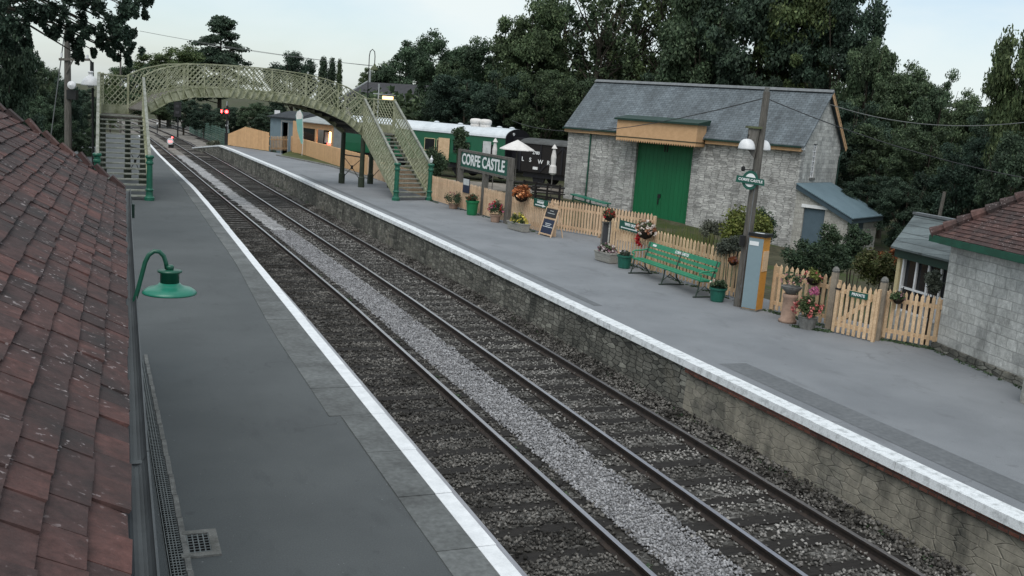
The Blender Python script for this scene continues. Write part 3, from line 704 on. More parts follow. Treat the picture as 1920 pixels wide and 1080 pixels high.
# swan neck lamp on the station wall
yl = 7.3
P = lambda u, v: AY(u, v, yl)
cen = P(318, 548)
root = thing('swan_neck_lamp', 'green swan neck lamp with a wide enamel shade above the near platform', 'lamp', (cen.x, yl, cen.z))
b = MB(); pts = [(.02, yl, P(249, 573).z), P(249, 571), P(253, 562), P(258, 545), (P(266, 515)), P(272, 492), P(279, 478), P(289, 471), P(299, 472), P(307, 480), P(311, 492), P(313, 504)]
b.tube(pts, .016, 10); b.build('pipe', 'lamp_dark_green', root, True, True)
zt = P(316, 507).z; zb = P(318, 533).z; zr = cen.z; tx = (P(314, 507)-cen)
def at_axis(z):  # the fitting hangs almost plumb
    return (cen.x, yl, z)
b = MB(); b.lathe([(.025, 0), (.03, .03), (.02, .04)], 14, at_axis(zt)); b.lathe([(.066, zb-zt), (.066, -.02), (.085, -.012), (.085, .0), (.02, .006)], 20, at_axis(zt))
b.build('lamp_body', 'lamp_dark_green', root, True, True)
b = MB(); rad = .19
b.lathe([(.070, zb-zr+.012), (.085, zb-zr-.004), (.115, zb-zr-.02), (.155, (zb-zr)*.52), (.182, (zb-zr)*.2), (rad, 0), (rad-.002, -.008), (rad-.008, -.004), (.15, (zb-zr)*.45), (.06, zb-zr-.01)], 32, at_axis(zr))
b.build('shade', 'lamp_green', root, True, True)
b = MB(); b.lathe([(.01, -.01), (.03, .0), (.035, .02), (.02, .05)], 12, (cen.x, yl, zr+.0)); b.build('bulb', 'pale_screen', root, True, True)

# slotted drain along the foot of the station wall
root = thing('drain_channel', 'narrow metal grated drain let into the near platform beside the station wall', 'drain', (.5, 10, 0))
gl = lambda y: interp([(-2, .66), (10, .52), (16, .42)], y)
b = MB(); b.quad((gl(-2), -2, .003), (gl(-2)+.13, -2, .003), (gl(16)+.12, 16, .003), (gl(16), 16, .003)); b.build('channel_shade', 'gap_dark', root, True)  # flat dark sheet, the shade under the grate painted on
b = MB()
for q in np.arange(-1.0, 16.0, .055): b.box(gl(q)+.005, gl(q)+.122, q, q+.014, .006, .013)
for o in (.01, .042, .072, .1): b.beam((gl(-1)+o, -1, .01), (gl(16)+o, 16, .01), .008, .009)
b.build('grate', 'grate', root, True)
b = MB(); rr = random.Random(4)
for q in np.arange(-1, 15.9, .6): b.hexa([(gl(q)+.128, q, -.02), (gl(q)+.185+rr.uniform(-.006, .006), q, -.02), (gl(q)+.185, q+.59, -.02), (gl(q)+.128, q+.59, -.02), (gl(q)+.128, q, .016), (gl(q)+.18, q, .016), (gl(q)+.18, q+.59, .016), (gl(q)+.128, q+.59, .016)])
b.build('kerb_edge', 'kerb', root, True)
pa, pb = G(318, 1025), G(350, 1010)
root = thing('gully', 'square drain gully with concrete surround at the lower end of the drain', 'drain', (pa.x+.15, pa.y, 0))
b = MB(); b.box(-.06, .30, -.30, -.22, 0, .02); b.box(-.02, .30, .20, .28, 0, .02); b.box(.22, .30, -.22, .20, 0, .02); b.build('surround', 'concrete', root)
b = MB(); b.quad((-.05, -.22, .004), (.22, -.22, .004), (.22, .20, .004), (-.05, .20, .004)); b.build('pit_shade', 'gap_dark', root)  # no real depth: shade below the gully bars painted as a dark sheet
b = MB()
for q in np.arange(-.04, .22, .05): b.box(q, q+.012, -.22, .2, .007, .014)
for q in np.arange(-.2, .2, .06): b.box(-.05, .22, q, q+.012, .0065, .013)
b.build('grate', 'grate', root)

# ------------------------------------------------------------------ footbridge
PL, PRt = Vector((1.45, 46.7, 0)), Vector((12.25, 50.0, 0))
ev = (PRt-PL).normalized(); nv = Vector((-ev.y, ev.x, 0)); LB = (PRt-PL).length; WB = 2.05
TOPZ = [(0, 4.78), (.06, 5.14), (.15, 5.42), (.25, 5.55), (.4, 5.61), (.55, 5.60), (.7, 5.52), (.8, 5.36), (.9, 5.08), (1, 4.62)]
BOTZ = [(0, 3.0), (.03, 3.22), (.1, 3.72), (.2, 4.02), (.35, 4.13), (.55, 4.10), (.68, 4.02), (.79, 3.78), (.9, 3.35), (1, 2.62)]
root = thing('footbridge', 'mossy cast iron lattice footbridge arching over the tracks with stairs at both ends', 'footbridge', (6.8, 49, 0))
def par(s, o, z): p = PL+ev*(LB*s)+nv*o; return Vector((p.x, p.y, z))
def lattice_panel(pt, L_, step=.27, w=.034, layers=.012):
    """pt(s in metres, t 0..1) -> point; bars along both diagonals"""
    b = MB(); H = (pt(L_/2, 1)-pt(L_/2, 0)).length
    for sgn in (1, -1):
        q = -H
        while q < L_+H:
            prev = None; K = 6
            for i in range(K+1):
                t_ = i/K; s_ = q+(t_*H if sgn > 0 else (1-t_)*H)
                cur = pt(s_, t_) if -1e-6 <= s_ <= L_ else None
                if prev is not None and cur is not None: b.beam(prev, cur, w*.8, w*.8)
                prev = cur
            q += step
    return b
for o, nm in ((0, 1), (WB, 2)):
    lat = lattice_panel(lambda s, t: par(s/LB, o, lerp(interp(BOTZ, s/LB)+.42, interp(TOPZ, s/LB)-.03, t)), LB, .26, .042)
    po = lat.build('parapet_lattice', 'moss_iron', root, True)
    b = MB(); pl = MB(); rb = MB(); br_ = MB()
    K = 40
    for i in range(K):
        s0, s1 = i/K, (i+1)/K
        b.beam(par(s0, o, interp(TOPZ, s0)), par(s1, o, interp(TOPZ, s1)), .10, .05)
        br_.beam(par(s0, o, interp(BOTZ, s0)+.42), par(s1, o, interp(BOTZ, s1)+.42), .05, .05)
        z0, z1 = interp(BOTZ, s0), interp(BOTZ, s1)
        a, c_ = par(s0, o-.008, 0), par(s1, o-.008, 0); a2, c2 = par(s0, o+.008, 0), par(s1, o+.008, 0)
        pl.hexa([(a.x, a.y, z0), (c_.x, c_.y, z1), (c2.x, c2.y, z1), (a2.x, a2.y, z0), (a.x, a.y, z0+.42), (c_.x, c_.y, z1+.42), (c2.x, c2.y, z1+.42), (a2.x, a2.y, z0+.42)])
        pl.beam(par(s0, o, z0), par(s1, o, z1), .12, .035)
    for i in range(1, 34):
        s0 = i/34; z0 = interp(BOTZ, s0); dr = -.12 if s0 < .35 else .12
        out = -.03 if nm == 1 else .03
        rb.beam(par(s0, o+out*1.6, z0+.02), par(min(1, max(0, s0+dr*1.5/LB)), o+out*1.6, z0+.40), .09, .07)
    for s0 in (.0, .16, .245, .39, .54, .70, .86, 1.0):
        rb.beam(par(s0, o, interp(BOTZ, s0)+.05), par(s0, o, interp(TOPZ, s0)), .07, .07)
    b.build('handrail', 'moss_iron', root, True); br_.build('bottom_rail', 'moss_iron', root, True); pl.build('girder', 'moss_iron', root, True); rb.build('stiffener', 'moss_iron', root, True)
b = MB(); K = 40
for i in range(K):
    s0, s1 = i/K, (i+1)/K; z0, z1 = interp(BOTZ, s0)+.30, interp(BOTZ, s1)+.30
    p = [par(s0, .03, z0), par(s1, .03, z1), par(s1, WB-.03, z1), par(s0, WB-.03, z0)]
    b.hexa([q-Vector((0, 0, .05)) for q in p]+p)
b.build('deck', 'timber_grey', root, True)
b = MB()
for i in range(1, 26):
    s0 = i/26; z0 = interp(BOTZ, s0)+.16; b.beam(par(s0, .02, z0), par(s0, WB-.02, z0), .09, .14)
b.build('cross_beam', 'dark_iron', root, True)
def stairs(A0, A1, B0, B1, ztop, nst, nz0=1.74):
    """A = left string foot/head, B = right string foot/head (plan points)"""
    A0, A1, B0, B1 = (Vector((*q, 0)) for q in (A0, A1, B0, B1))
    for i in range(nst):
        t0 = i/nst; t1 = t0+.30/((A1-A0).length); z = ztop*(i+1)/(nst+.0)
        b = MB(); p = [A0.lerp(A1, t0), B0.lerp(B1, t0), B0.lerp(B1, t1), A0.lerp(A1, t1)]
        b.hexa([(q.x, q.y, z-.05) for q in p]+[(q.x, q.y, z) for q in p]); b.build('tread', 'tread', root, True)
    for Q0, Q1, sg in ((A0, A1, -1), (B0, B1, 1)):
        sd = (B0-A0).normalized()*(.04*sg); Ls = (Q1-Q0).length
        b = MB(); b.hexa([Q0+sd*1.4+Vector((0, 0, 0)), Q0-sd*.2, Q1-sd*.2+Vector((0, 0, ztop-.28)), Q1+sd*1.4+Vector((0, 0, ztop-.28)), Q0+sd*1.4+Vector((0, 0, .26)), Q0-sd*.2+Vector((0, 0, .26)), Q1-sd*.2+Vector((0, 0, ztop+.06)), Q1+sd*1.4+Vector((0, 0, ztop+.06))])
        b.build('string', 'moss_iron', root, True)
        b = MB(); zt0, zt1 = nz0-.06, ztop+1.70
        b.beam(Q0+sd+Vector((0, 0, zt0)), Q1+sd+Vector((0, 0, zt1)), .11, .07); b.build('handrail', 'tread', root, True)
        b = MB(); b.beam(Q1+sd+Vector((0, 0, ztop-.3)), Q1+sd+Vector((0, 0, zt1+.05)), .11, .11); b.build('head_post', 'moss_iron', root, True)
        lp = lattice_panel(lambda s, t: Vector(((Q0+sd).lerp(Q1+sd, s/Ls).x, (Q0+sd).lerp(Q1+sd, s/Ls).y, lerp(.22+(ztop-.18)*s/Ls, lerp(zt0, zt1, s/Ls)-.03, t))), Ls, .25, .036)
        for mid in (.5,):
            lp.beam(Q0+sd+Vector((0, 0, lerp(.22, zt0, mid))), Q1+sd+Vector((0, 0, lerp(ztop, zt1, mid))), .03, .045)
        lp.build('stair_lattice', 'moss_iron', root, True)
        b = MB(); c_ = Q0+sd
        b.lathe([(.19, 0), (.19, .12), (.145, .16), (.13, .22), (.125, .36), (.155, .39), (.155, .43), (.115, .47), (.105, 1.38), (.14, 1.42), (.14, 1.48), (.115, 1.51), (.115, 1.60), (.155, 1.64), (.165, 1.70), (.14, nz0)], 12, (c_.x, c_.y, 0))
        b.build('newel', 'sr_green', root, True)
stairs((-.33, 39.75), (-.33, 46.2), (1.45, 40.0), (1.41, 46.66), 3.02, 17)
stairs((12.38, 43.6), (12.25, 49.95), (14.16, 44.3), (13.93, 50.45), 2.86, 16)
# landings
for A, Bp, z, mir in ((Vector((-.33, 46.2, 0)), Vector((1.45, 46.7, 0)), 3.02, 0), (Vector((12.25, 50, 0)), Vector((13.95, 50.5, 0)), 2.88, 1)):
    fa = A+nv*WB if mir else A+Vector((.12, 1.85, 0)); fb = Bp+nv*WB
    b = MB(); p = [A, Bp, fb, fa]; b.hexa([q+Vector((0, 0, z-.16)) for q in p]+[q+Vector((0, 0, z)) for q in p]); b.build('landing', 'timber_grey', root, True)
    segs = [(fa, fb)] + ([(Bp, fb)] if mir else [(A, fa)])
    for s0, s1 in segs:
        Ls = (s1-s0).length
        lat = lattice_panel(lambda s, t: s0.lerp(s1, s/Ls)+Vector((0, 0, lerp(z+.42, z+1.68, t))), Ls, .27, .038)
        lat.build('landing_lattice', 'moss_iron', root, True)
        b = MB(); b.beam(s0+Vector((0, 0, z+1.71)), s1+Vector((0, 0, z+1.71)), .08, .06); b2 = MB(); b2.beam(s0+Vector((0, 0, z+.2)), s1+Vector((0, 0, z+.2)), .03, .44); b2.build('kick_plate', 'moss_iron', root, True)
        b.build('landing_rail', 'moss_iron', root, True)
    for c_ in (A, Bp, fb, fa):
        b = MB(); b.lathe([(.17, 0), (.17, .5), (.13, .56), (.12, z-.16)], 10, (c_.x, c_.y, 0)); b.build('column', 'leg_green', root, True)
        b = MB(); b.beam(c_+Vector((0, 0, z-.1)), c_+Vector((0, 0, z+1.78)), .10, .10); b.build('landing_post', 'moss_iron', root, True)
    for s0, s1 in ((A, fa), (Bp, fb)):
        b = MB(); b.beam(s0+Vector((0, 0, 1.55)), s1+Vector((0, 0, 1.55)), .04, .06)
        b.beam(s0+Vector((0, 0, 1.5)), (s0+s1)/2+Vector((0, 0, .95)), .025, .025); b.beam(s1+Vector((0, 0, 1.5)), (s0+s1)/2+Vector((0, 0, .95)), .025, .025)
        b.beam(s0+Vector((0, 0, .25)), (s0+s1)/2+Vector((0, 0, .95)), .025, .025); b.beam(s1+Vector((0, 0, .25)), (s0+s1)/2+Vector((0, 0, .95)), .025, .025)
        m_ = (s0+s1)/2; b.box(m_.x-.05, m_.x+.05, m_.y-.05, m_.y+.05, .85, 1.05)
        b.build('cross_brace', 'dark_iron', root, True)
# lantern on the right-hand newel
root = thing('newel_lantern', 'small white lantern finial on top of the green stair newel', 'lantern', (14.2, 44.33, 1.74))
b = MB(); b.lathe([(.03, 0), (.05, .03), (.03, .05)], 8); b.build('base', 'sr_green', root)
b = MB(); b.lathe([(.05, .05), (.09, .2), (.09, .22), (.05, .27), (.02, .30), (.025, .36), (.0, .40)], 8); b.build('glass', 'enamel_white', root)

# ------------------------------------------------------------------ leaves, flowers, shrubs
def leaf_cloud(centers, radii, n_each, size, rs, shell=.55, droop=0.0, flat=.0):
    """quads scattered in the outer part of many small ellipsoids; returns V, F"""
    centers = np.asarray(centers, float); radii = np.asarray(radii, float)
    if radii.ndim == 1: radii = np.repeat(radii[:, None], 3, 1)
    n = len(centers)*n_each
    c = np.repeat(centers, n_each, 0); r = np.repeat(radii, n_each, 0)
    d = rs.normal(size=(n, 3)); d /= np.linalg.norm(d, axis=1, keepdims=True)
    q = shell+(1-shell)*rs.rand(n, 1); p = c+d*r*q
    p[:, 2] -= droop*rs.rand(n)
    nrm = d*.6+rs.normal(size=(n, 3))*.7+np.array([0, 0, .5]); nrm /= np.linalg.norm(nrm, axis=1, keepdims=True)
    t = np.cross(nrm, rs.normal(size=(n, 3))); t /= np.linalg.norm(t, axis=1, keepdims=True); bt = np.cross(nrm, t)
    s = size*rs.uniform(.6, 1.25, (n, 1)); w = s*.62
    V = np.stack([p-t*s*.5, p+bt*w*.5-t*s*.05, p+t*s*.5, p-bt*w*.5-t*s*.05], 1).reshape(-1, 3)
    F = np.arange(n*4).reshape(-1, 4)
    return V, F
def foliage(name, centers, radii, n_each, size, mt, parent, seed=0, shell=.5, droop=0.0):
    V, F = leaf_cloud(centers, radii, n_each, size, np.random.RandomState(seed), shell, droop)
    return mesh_np(name, V, F, [mt], parent)
def blob_centers(rx, ry, rz, n, rs, z0=0.0, low=-.2):
    c = []
    while len(c) < n:
        p = rs.uniform(-1, 1, 3)
        if p @ p < 1 and p[2] > low: c.append((p[0]*rx, p[1]*ry, p[2]*rz+z0))
    return np.array(c)
def flowers(parent, rx, ry, rz, z0, petals, seed, leaf='leaf_shrub', nleaf=1300, nflow=30, fs=.06, ls=.06, at=(0, 0)):
    rs = np.random.RandomState(seed)
    c = blob_centers(rx*.8, ry*.8, rz*.8, 16, rs, z0); c[:, :2] += at
    foliage('foliage', c, np.full(len(c), min(rx, rz)*.45), max(1, nleaf//16), ls, leaf, parent, seed, .2)
    for k, mt in enumerate(dict.fromkeys(petals)):
        rs2 = np.random.RandomState(seed+50+k)
        d = rs2.normal(size=(nflow, 3)); d /= np.linalg.norm(d, axis=1, keepdims=True); d[:, 2] = np.abs(d[:, 2])*1.1-.25
        c = d*np.array([rx, ry, rz])*rs2.uniform(.8, 1.08, (nflow, 1)); c[:, 2] += z0; c[:, :2] += at
        foliage('flowers', c, np.full(nflow, fs*.6), 7, fs, mt, parent, seed+k, .3)

# ------------------------------------------------------------------ station name board
p_r = G(948, 419); p_m = Vector((14.74, 39.2, 0)); p_l = Vector((14.70, 42.35, 0))
root, Ls = between('station_sign', 'big green station name board with white capitals on three grey timber posts', 'station sign', (p_l.x, p_l.y-.35), (p_r.x, p_r.y))
zt_, zb_ = 2.60, 1.80
b = MB()
for x in (.35, 3.45, Ls):
    q = MB(); q.box(x-.11, x+.11, -.06, .16, 0, zt_+.02 if x != 3.45 else zb_); q.build('post', 'timber_grey', root)
b.box(.30, Ls-.06, -.005, .06, zb_+.06, zt_-.06); b.build('board', 'sign_green', root)
b = MB(); b.box(.1, Ls+.14, -.035, .1, zt_-.07, zt_+.03); b.box(.1, Ls+.14, -.035, .1, zb_-.03, zb_+.07)
b.box(.1, .34, -.034, .1, zb_+.07, zt_-.07); b.box(Ls-.12, Ls+.14, -.034, .1, zb_+.07, zt_-.07); b.build('frame', 'timber_grey', root)
text('CORFE CASTLE', .66, 'letter_white', root, (Ls/2+.04, -.012, (zt_+zb_)/2), bold=.016, sx_=1.12)

# ------------------------------------------------------------------ fences
def fence(label, p0, p1, mt='picket', h=1.16, step=.145, w=.085, posts=2.4, group=None, rails=(.22, .92), z=0.0, post_h=None, kind='fence', name='picket_fence', top=None):
    root, Ls = between(name, label, kind, p0, p1, group, z)
    b = MB(); rr = random.Random(int(p0[1]*100)); x = .03
    while x < Ls-w*.6:
        hh = h+rr.uniform(-.012, .012); a = rr.uniform(-.014, .014)
        if top: hh = top(x/Ls)
        b.prism([(x+a, -.01, .05+rr.uniform(-.01, .02)), (x+w+a, -.01, .05), (x+w-a*.5, -.01, hh-.07), (x+w*.5-a*.5, -.01, hh), (x-a*.5, -.01, hh-.07)], (0, .022, 0))
        x += step
    b.build('picket', mt, root)
    for zr in rails:
        b = MB(); b.box(0, Ls, .0125, .055, zr-.045, zr+.045) if not top else b.beam((0, .035, top(0)*zr), (Ls, .035, top(1)*zr), .05, .09)
        b.build('rail', mt, root)
    if posts:
        n = max(1, int(round(Ls/posts)))
        for i in range(n+1):
            b = MB(); xx = Ls*i/n; b.box(xx-.045, xx+.045, .056, .15, 0, (post_h or h*.93)); b.build('post', mt, root)
    return root, Ls
GF = 'peach picket fences along the far platform'
F1 = ((14.25, 44.6), (15.2, 32.4)); F2 = ((16.0, 34.4), (18.1, 30.1)); F3 = ((15.05, 27.6), (15.15, 19.95))
fence('long pale picket fence running behind the big station name board', *F1, mt='picket_pale', group=GF, step=.14, h=1.2)
fence('pale picket fence set back below the green shed doors', *F2, mt='picket_pale', group=GF, step=.14, h=1.2)
fence('picket fence behind the green bench and way out sign', *F3, mt='picket', group=GF, step=.175, w=.095, h=1.26)
p4a, p4b = G(1441, 582), G(1556, 614)
fence('short picket fence between the ticket machine and the private gate', p4a, p4b, group=GF, step=.17, w=.085, h=1.2)
p5a, p5b = G(1650, 636), G(1754, 655)
fence('end picket fence between the private gate and the stone hut', p5a, p5b, group=GF, step=.115, w=.068, h=1.16)
# the end post of the long fence, with brace board
# gate
ga, gb = G(1558, 623), G(1632, 641)
root, Ls = between('garden_gate', 'picket gate with a small green private sign and diagonal brace', 'gate', ga, gb)
b = MB(); x = .0; n = 8
for i in range(n):
    x = i*(Ls-.075)/(n-1); b.prism([(x, -.012, .03), (x+.07, -.012, .03), (x+.07, -.012, 1.10), (x+.035, -.012, 1.18), (x, -.012, 1.10)], (0, .024, 0))
b.build('picket', 'picket', root)
b = MB(); b.box(0, Ls, .013, .06, .17, .27); b.box(0, Ls, .013, .06, .93, 1.03); b.build('rail', 'picket', root)
b = MB(); b.beam((.12, .036, .27), (Ls-.12, .036, .93), .044, .09); b.build('brace', 'picket', root)
b = MB(); b.box(Ls*.34, Ls*.80, -.03, -.013, .90, 1.03); s_ = b.build('sign_plate', 'sign_green', root)
text('PRIVATE', .085, 'letter_white', s_, (Ls*.57, -.033, .965), bold=.002)
b = MB(); b.box(-.03, .10, -.02, .075, .99, 1.03); b.build('hinge', 'iron_black', root)
for nm, (u, v), hh, lb in (('gate_post', (1553, 616), 1.42, 'weathered grey gate post with rounded top, hinge side towards the pole'), ('gate_post', (1643, 638), 1.40, 'weathered grey gate post beside the end picket fence')):
    p = G(u, v); root = thing(nm, lb, 'gate post', p, .5, 'gate posts')
    b = MB(); b.box(-.065, .065, -.065, .065, 0, hh-.1); b.build('post', 'gate_post', root)
    b = MB(); b.lathe([(.07, hh-.1), (.085, hh-.06), (.07, hh-.01), (.03, hh+.03)], 10); b.build('post_cap', 'concrete', root)
p = G(1636, 641)
root = thing('gate_stop', 'pale timber gate stop board standing next to the private gate', 'gate post', p, .5); b = MB(); b.box(-.05, .05, -.03, .03, 0, 1.17); b.build('board', 'picket', root)
p = Vector((15.24, 32.3, 0))
root = thing('fence_post', 'tall square end post where the long pale fence meets the way out gap', 'post', p, -.1); b = MB(); b.box(-.07, .07, -.07, .07, 0, 1.22); b.box(-.085, .085, -.085, .085, 1.22, 1.25); b.build('post', 'picket_pale', root)

def wall_sign(name, label, cat, F, uv0, uv1, mt, lines, frame=None, thick=.02, y=-.035):
    """flat sign on a fence line, given by its upper left and lower right picture corners"""
    p0 = HIT(*uv0, *F); p1 = HIT(*uv1, *F)
    root, _ = between(name, label, cat, p0, p1); root.location.z = 0
    Ls = Vector((p1.x-p0.x, p1.y-p0.y, 0)).length; zt, zb = p0.z, p1.z
    b = MB(); b.box(0, Ls, y-thick, y, zb, zt); bo = b.build('board', mt, root)
    if frame: 
        b = MB()
        for q in ((-.03, 0, zb-.03, zt+.03), (Ls, Ls+.03, zb-.03, zt+.03)): b.box(q[0], q[1], y-thick-.01, y, q[2], q[3])
        for q in ((zt, zt+.03), (zb-.03, zb)): b.box(0, Ls, y-thick-.01, y, q[0], q[1])
        b.build('frame', frame, root)
    return root, bo, Ls, zt, zb, y-thick
def arrow(parent, x0, x1, z, h, y):
    b = MB(); b.prism([(x0, y, z), (x0+h*1.4, y, z+h*.9), (x0+h*1.3, y, z+h*.32), (x1, y, z+h*.32), (x1, y, z-h*.32), (x0+h*1.3, y, z-h*.32), (x0+h*1.4, y, z-h*.9)], (0, -.003, 0)); b.build('arrow', 'letter_white', parent)
root, bo, Ls, zt, zb, yy_ = wall_sign('direction_sign', 'small green gallery direction sign with a white arrow on the pale fence', 'sign', F1, (1004, 371), (1028, 392), 'sign_green', 0)
text('GALLERY', (zt-zb)*.33, 'letter_white', bo, (Ls/2, yy_-.004, lerp(zb, zt, .60)), bold=.005, sx_=min(1.3, Ls*.8/((zt-zb)*.33*4.2)))
b = MB(); b.box(Ls*.25, Ls*.75, yy_-.004, yy_-.001, lerp(zb, zt, .83), lerp(zb, zt, .88)); b.build('small_print', 'letter_white', bo)
b = MB(); z = lerp(zb, zt, .24); h = (zt-zb)*.13
b.prism([(Ls*.12, yy_-.001, z+h*.5), (Ls*.66, yy_-.001, z+h*.5), (Ls*.66, yy_-.001, z+h*1.4), (Ls*.9, yy_-.001, z), (Ls*.66, yy_-.001, z-h*1.4), (Ls*.66, yy_-.001, z-h*.5), (Ls*.12, yy_-.001, z-h*.5)], (0, -.003, 0)); b.build('arrow', 'letter_white', bo)
root, bo, Ls, zt, zb, yy_ = wall_sign('way_out_sign', 'green way out sign with a white arrow behind the flower basket', 'sign', F3, (1165, 412), (1205, 440), 'sign_green', 0)
text('WAY OUT', (zt-zb)*.42, 'letter_white', bo, (Ls*.5, yy_-.004, lerp(zb, zt, .66)), bold=.006, sx_=min(1.2, Ls*.84/((zt-zb)*.42*4.1)))
arrow(bo, Ls*.08, Ls*.9, lerp(zb, zt, .25), (zt-zb)*.16, yy_-.001)
root, bo, Ls, zt, zb, yy_ = wall_sign('notice_board', 'narrow dark poster panel with a white head on the fence under the name board', 'notice', F1, (871, 334), (881, 363), 'navy_board', 0)
b = MB(); b.box(Ls*.04, Ls*.96, yy_-.004, yy_-.001, lerp(zb, zt, .55), zt-.01); b.build('poster', 'pale_screen', bo)

# leaning sandwich board, dark, by the fence end
p0, p1 = G(1010, 440), G(1033, 445)
root, Ls = between('sandwich_board', 'dark framed sandwich board standing at the end of the pale fence', 'sandwich board', tuple(G(1011, 440)), tuple(G(1033, 446)))
for sg in (0,):
    b = MB(); A = Matrix.Rotation(R(-9), 4, 'X')
    b.mbox(Matrix.Translation((Ls/2, .06, .62)) @ A, Ls-.06, .02, .34+.02) if False else None
    b.hexa([(0.04, .0, .10), (Ls-.04, .0, .10), (Ls-.04, .02, .10), (.04, .02, .10), (.04, .14, .62), (Ls-.04, .14, .62), (Ls-.04, .16, .62), (.04, .16, .62)])
    lo_ = b.build('lower_panel', 'navy_board', root)
    b = MB(); b.hexa([(0.04, .155, .70), (Ls-.04, .155, .70), (Ls-.04, .175, .70), (.04, .175, .70), (.04, .235, 1.02), (Ls-.04, .235, 1.02), (Ls-.04, .255, 1.02), (.04, .255, 1.02)])
    up_ = b.build('upper_panel', 'black_board', root)
    b = MB()
    for x in (0, Ls): b.beam((x, -.02, 0), (x, .26, 1.06), .045, .03)
    for z, y in ((.08, 0), (.66, .15), (1.05, .25)): b.beam((0, y, z), (Ls, y, z), .03, .05)
    b.build('frame', 'picket_pale', root)
    for x in (0, Ls): b = MB(); b.beam((x, .5, 0), (x, .26, 1.04), .04, .03); b.build('rear_leg', 'picket_pale', root)
    b = MB()
    for z, x0, x1, h in ((.86, .2, .8, .05), (.95, .35, .65, .03)): yq = .155+(z-.70)*.25; b.box(Ls*x0, Ls*x1, yq-.006, yq-.002, z-h, z)
    b.build('writing', 'pale_screen', up_)
    b = MB()
    for z, x0, x1, h in ((.48, .25, .75, .025), (.42, .3, .7, .02), (.36, .1, .92, .05)): yq = .0+(z-.10)*.27; b.box(Ls*x0, Ls*x1, yq-.006, yq-.002, z-h, z)
    b.build('writing', 'letter_white', lo_)
# dark easel board near the way out gap
root, Ls = between('sandwich_board', 'plain dark sandwich board with a pale centre strut near the way out sign', 'sandwich board', tuple(G(1126, 464)), tuple(G(1155, 466)))
b = MB(); b.hexa([(0, .0, .02), (Ls, .0, .02), (Ls, .02, .02), (0, .02, .02), (.04, .2, .86), (Ls-.02, .2, .86), (Ls-.02, .22, .86), (.04, .22, .86)]); b.build('panel', 'black_board', root)
b = MB(); b.beam((Ls*.42, -.12, 0), (Ls*.5, .17, 1.02), .05, .03); b.build('strut', 'planter_wood', root)
b = MB(); b.beam((0, -.005, .02), (.04, .195, .88), .05, .03); b.beam((Ls, -.005, .02), (Ls-.02, .195, .88), .05, .03); b.beam((0, .195, .87), (Ls, .195, .87), .05, .05); b.build('frame', 'timber_grey', root)

# ------------------------------------------------------------------ flower pots, tubs and baskets along the far platform
def tub(label, p, r, h, pot, petals, seed, top=(.3, .28), cat='flower tub', leaf='leaf_shrub', nflow=20, fs=.07, rim=True):
    root = thing('flower_tub', label, cat, p, 0, 'flower tubs along the far platform')
    b = MB(); b.lathe([(r*.74, 0), (r*.8, h*.1), (r*.96, h*.86), (r*1.08, h*.87), (r*1.08, h), (r*.95, h), (r*.9, h*.9)], 20); b.build('tub', pot, root, smooth=False)
    b = MB(); b.lathe([(r*.9, h*.9), (0.01, h*.93)], 16, cap=False); b.build('soil', 'soil', root)
    flowers(root, top[0], top[0], top[1], h+top[1]*.45, petals, seed, leaf, nflow=nflow, fs=fs)
    return root
tub('bushy dark potted shrub in a clay pot at the left leg of the name board', Vector((14.25, 40.9, 0)), .22, .22, 'terracotta', ['petal_mauve'], 3, (.55, .42), leaf='leaf_shrub', nflow=6)
tub('round bright green tub of red flowers under the name board', Vector((14.28, 38.55, 0)), .27, .62, 'tub_green', ['petal_rust'], 4, (.33, .2), nflow=16)
tub('terracotta pot with pink and red blooms beside the right leg of the name board', Vector((14.45, 36.25, 0)), .22, .3, 'terracotta', ['petal_pink', 'petal_red'], 5, (.34, .42), nflow=20)
tub('dark green bucket pot between the wooden trough and the bench', Vector((14.45, 25.45, 0)), .23, .40, 'pot_green', ['petal_white'], 6, (.2, .1), nflow=4, leaf='leaf_grey')
tub('dark green pot of trailing leaves at the near end of the bench', G(1344, 565), .21, .36, 'pot_green', ['petal_white'], 7, (.26, .14), nflow=3)
def trough(label, p, rz, l, petals, seed, mt='planter_wood', top=(.3, .24), fs=.07):
    root = thing('flower_trough', label, 'flower trough', p, rz, 'wooden flower troughs')
    b = MB(); b.hexa([(-l/2+.03, -.15, .02), (l/2-.03, -.15, .02), (l/2-.03, .15, .02), (-l/2+.03, .15, .02), (-l/2, -.19, .31), (l/2, -.19, .31), (l/2, .19, .31), (-l/2, .19, .31)])
    b.box(-l/2-.012, l/2+.012, -.205, -.165, .285, .325); b.box(-l/2-.012, l/2+.012, .165, .205, .285, .325); b.box(-l/2-.012, -l/2+.03, -.165, .165, .285, .325); b.box(l/2-.03, l/2+.012, -.165, .165, .285, .325)
    b.build('trough', mt, root)
    b = MB(); b.box(-l/2+.08, -l/2+.14, -.12, .12, 0, .02); b.box(l/2-.14, l/2-.08, -.12, .12, 0, .02); b.build('foot', mt, root)
    flowers(root, l*.42, top[0]*.8, top[1], .38, petals, seed, nflow=26, fs=fs)
trough('grey wooden trough of yellow flowers by the sandwich board', Vector((14.42, 33.75, 0)), -1.45, 1.15, ['petal_yellow'], 11, top=(.32, .3), fs=.10)
trough('wooden trough of pink and white flowers below the way out sign', Vector((14.42, 26.55, 0)), -1.45, .85, ['petal_mauve', 'petal_white'], 12)
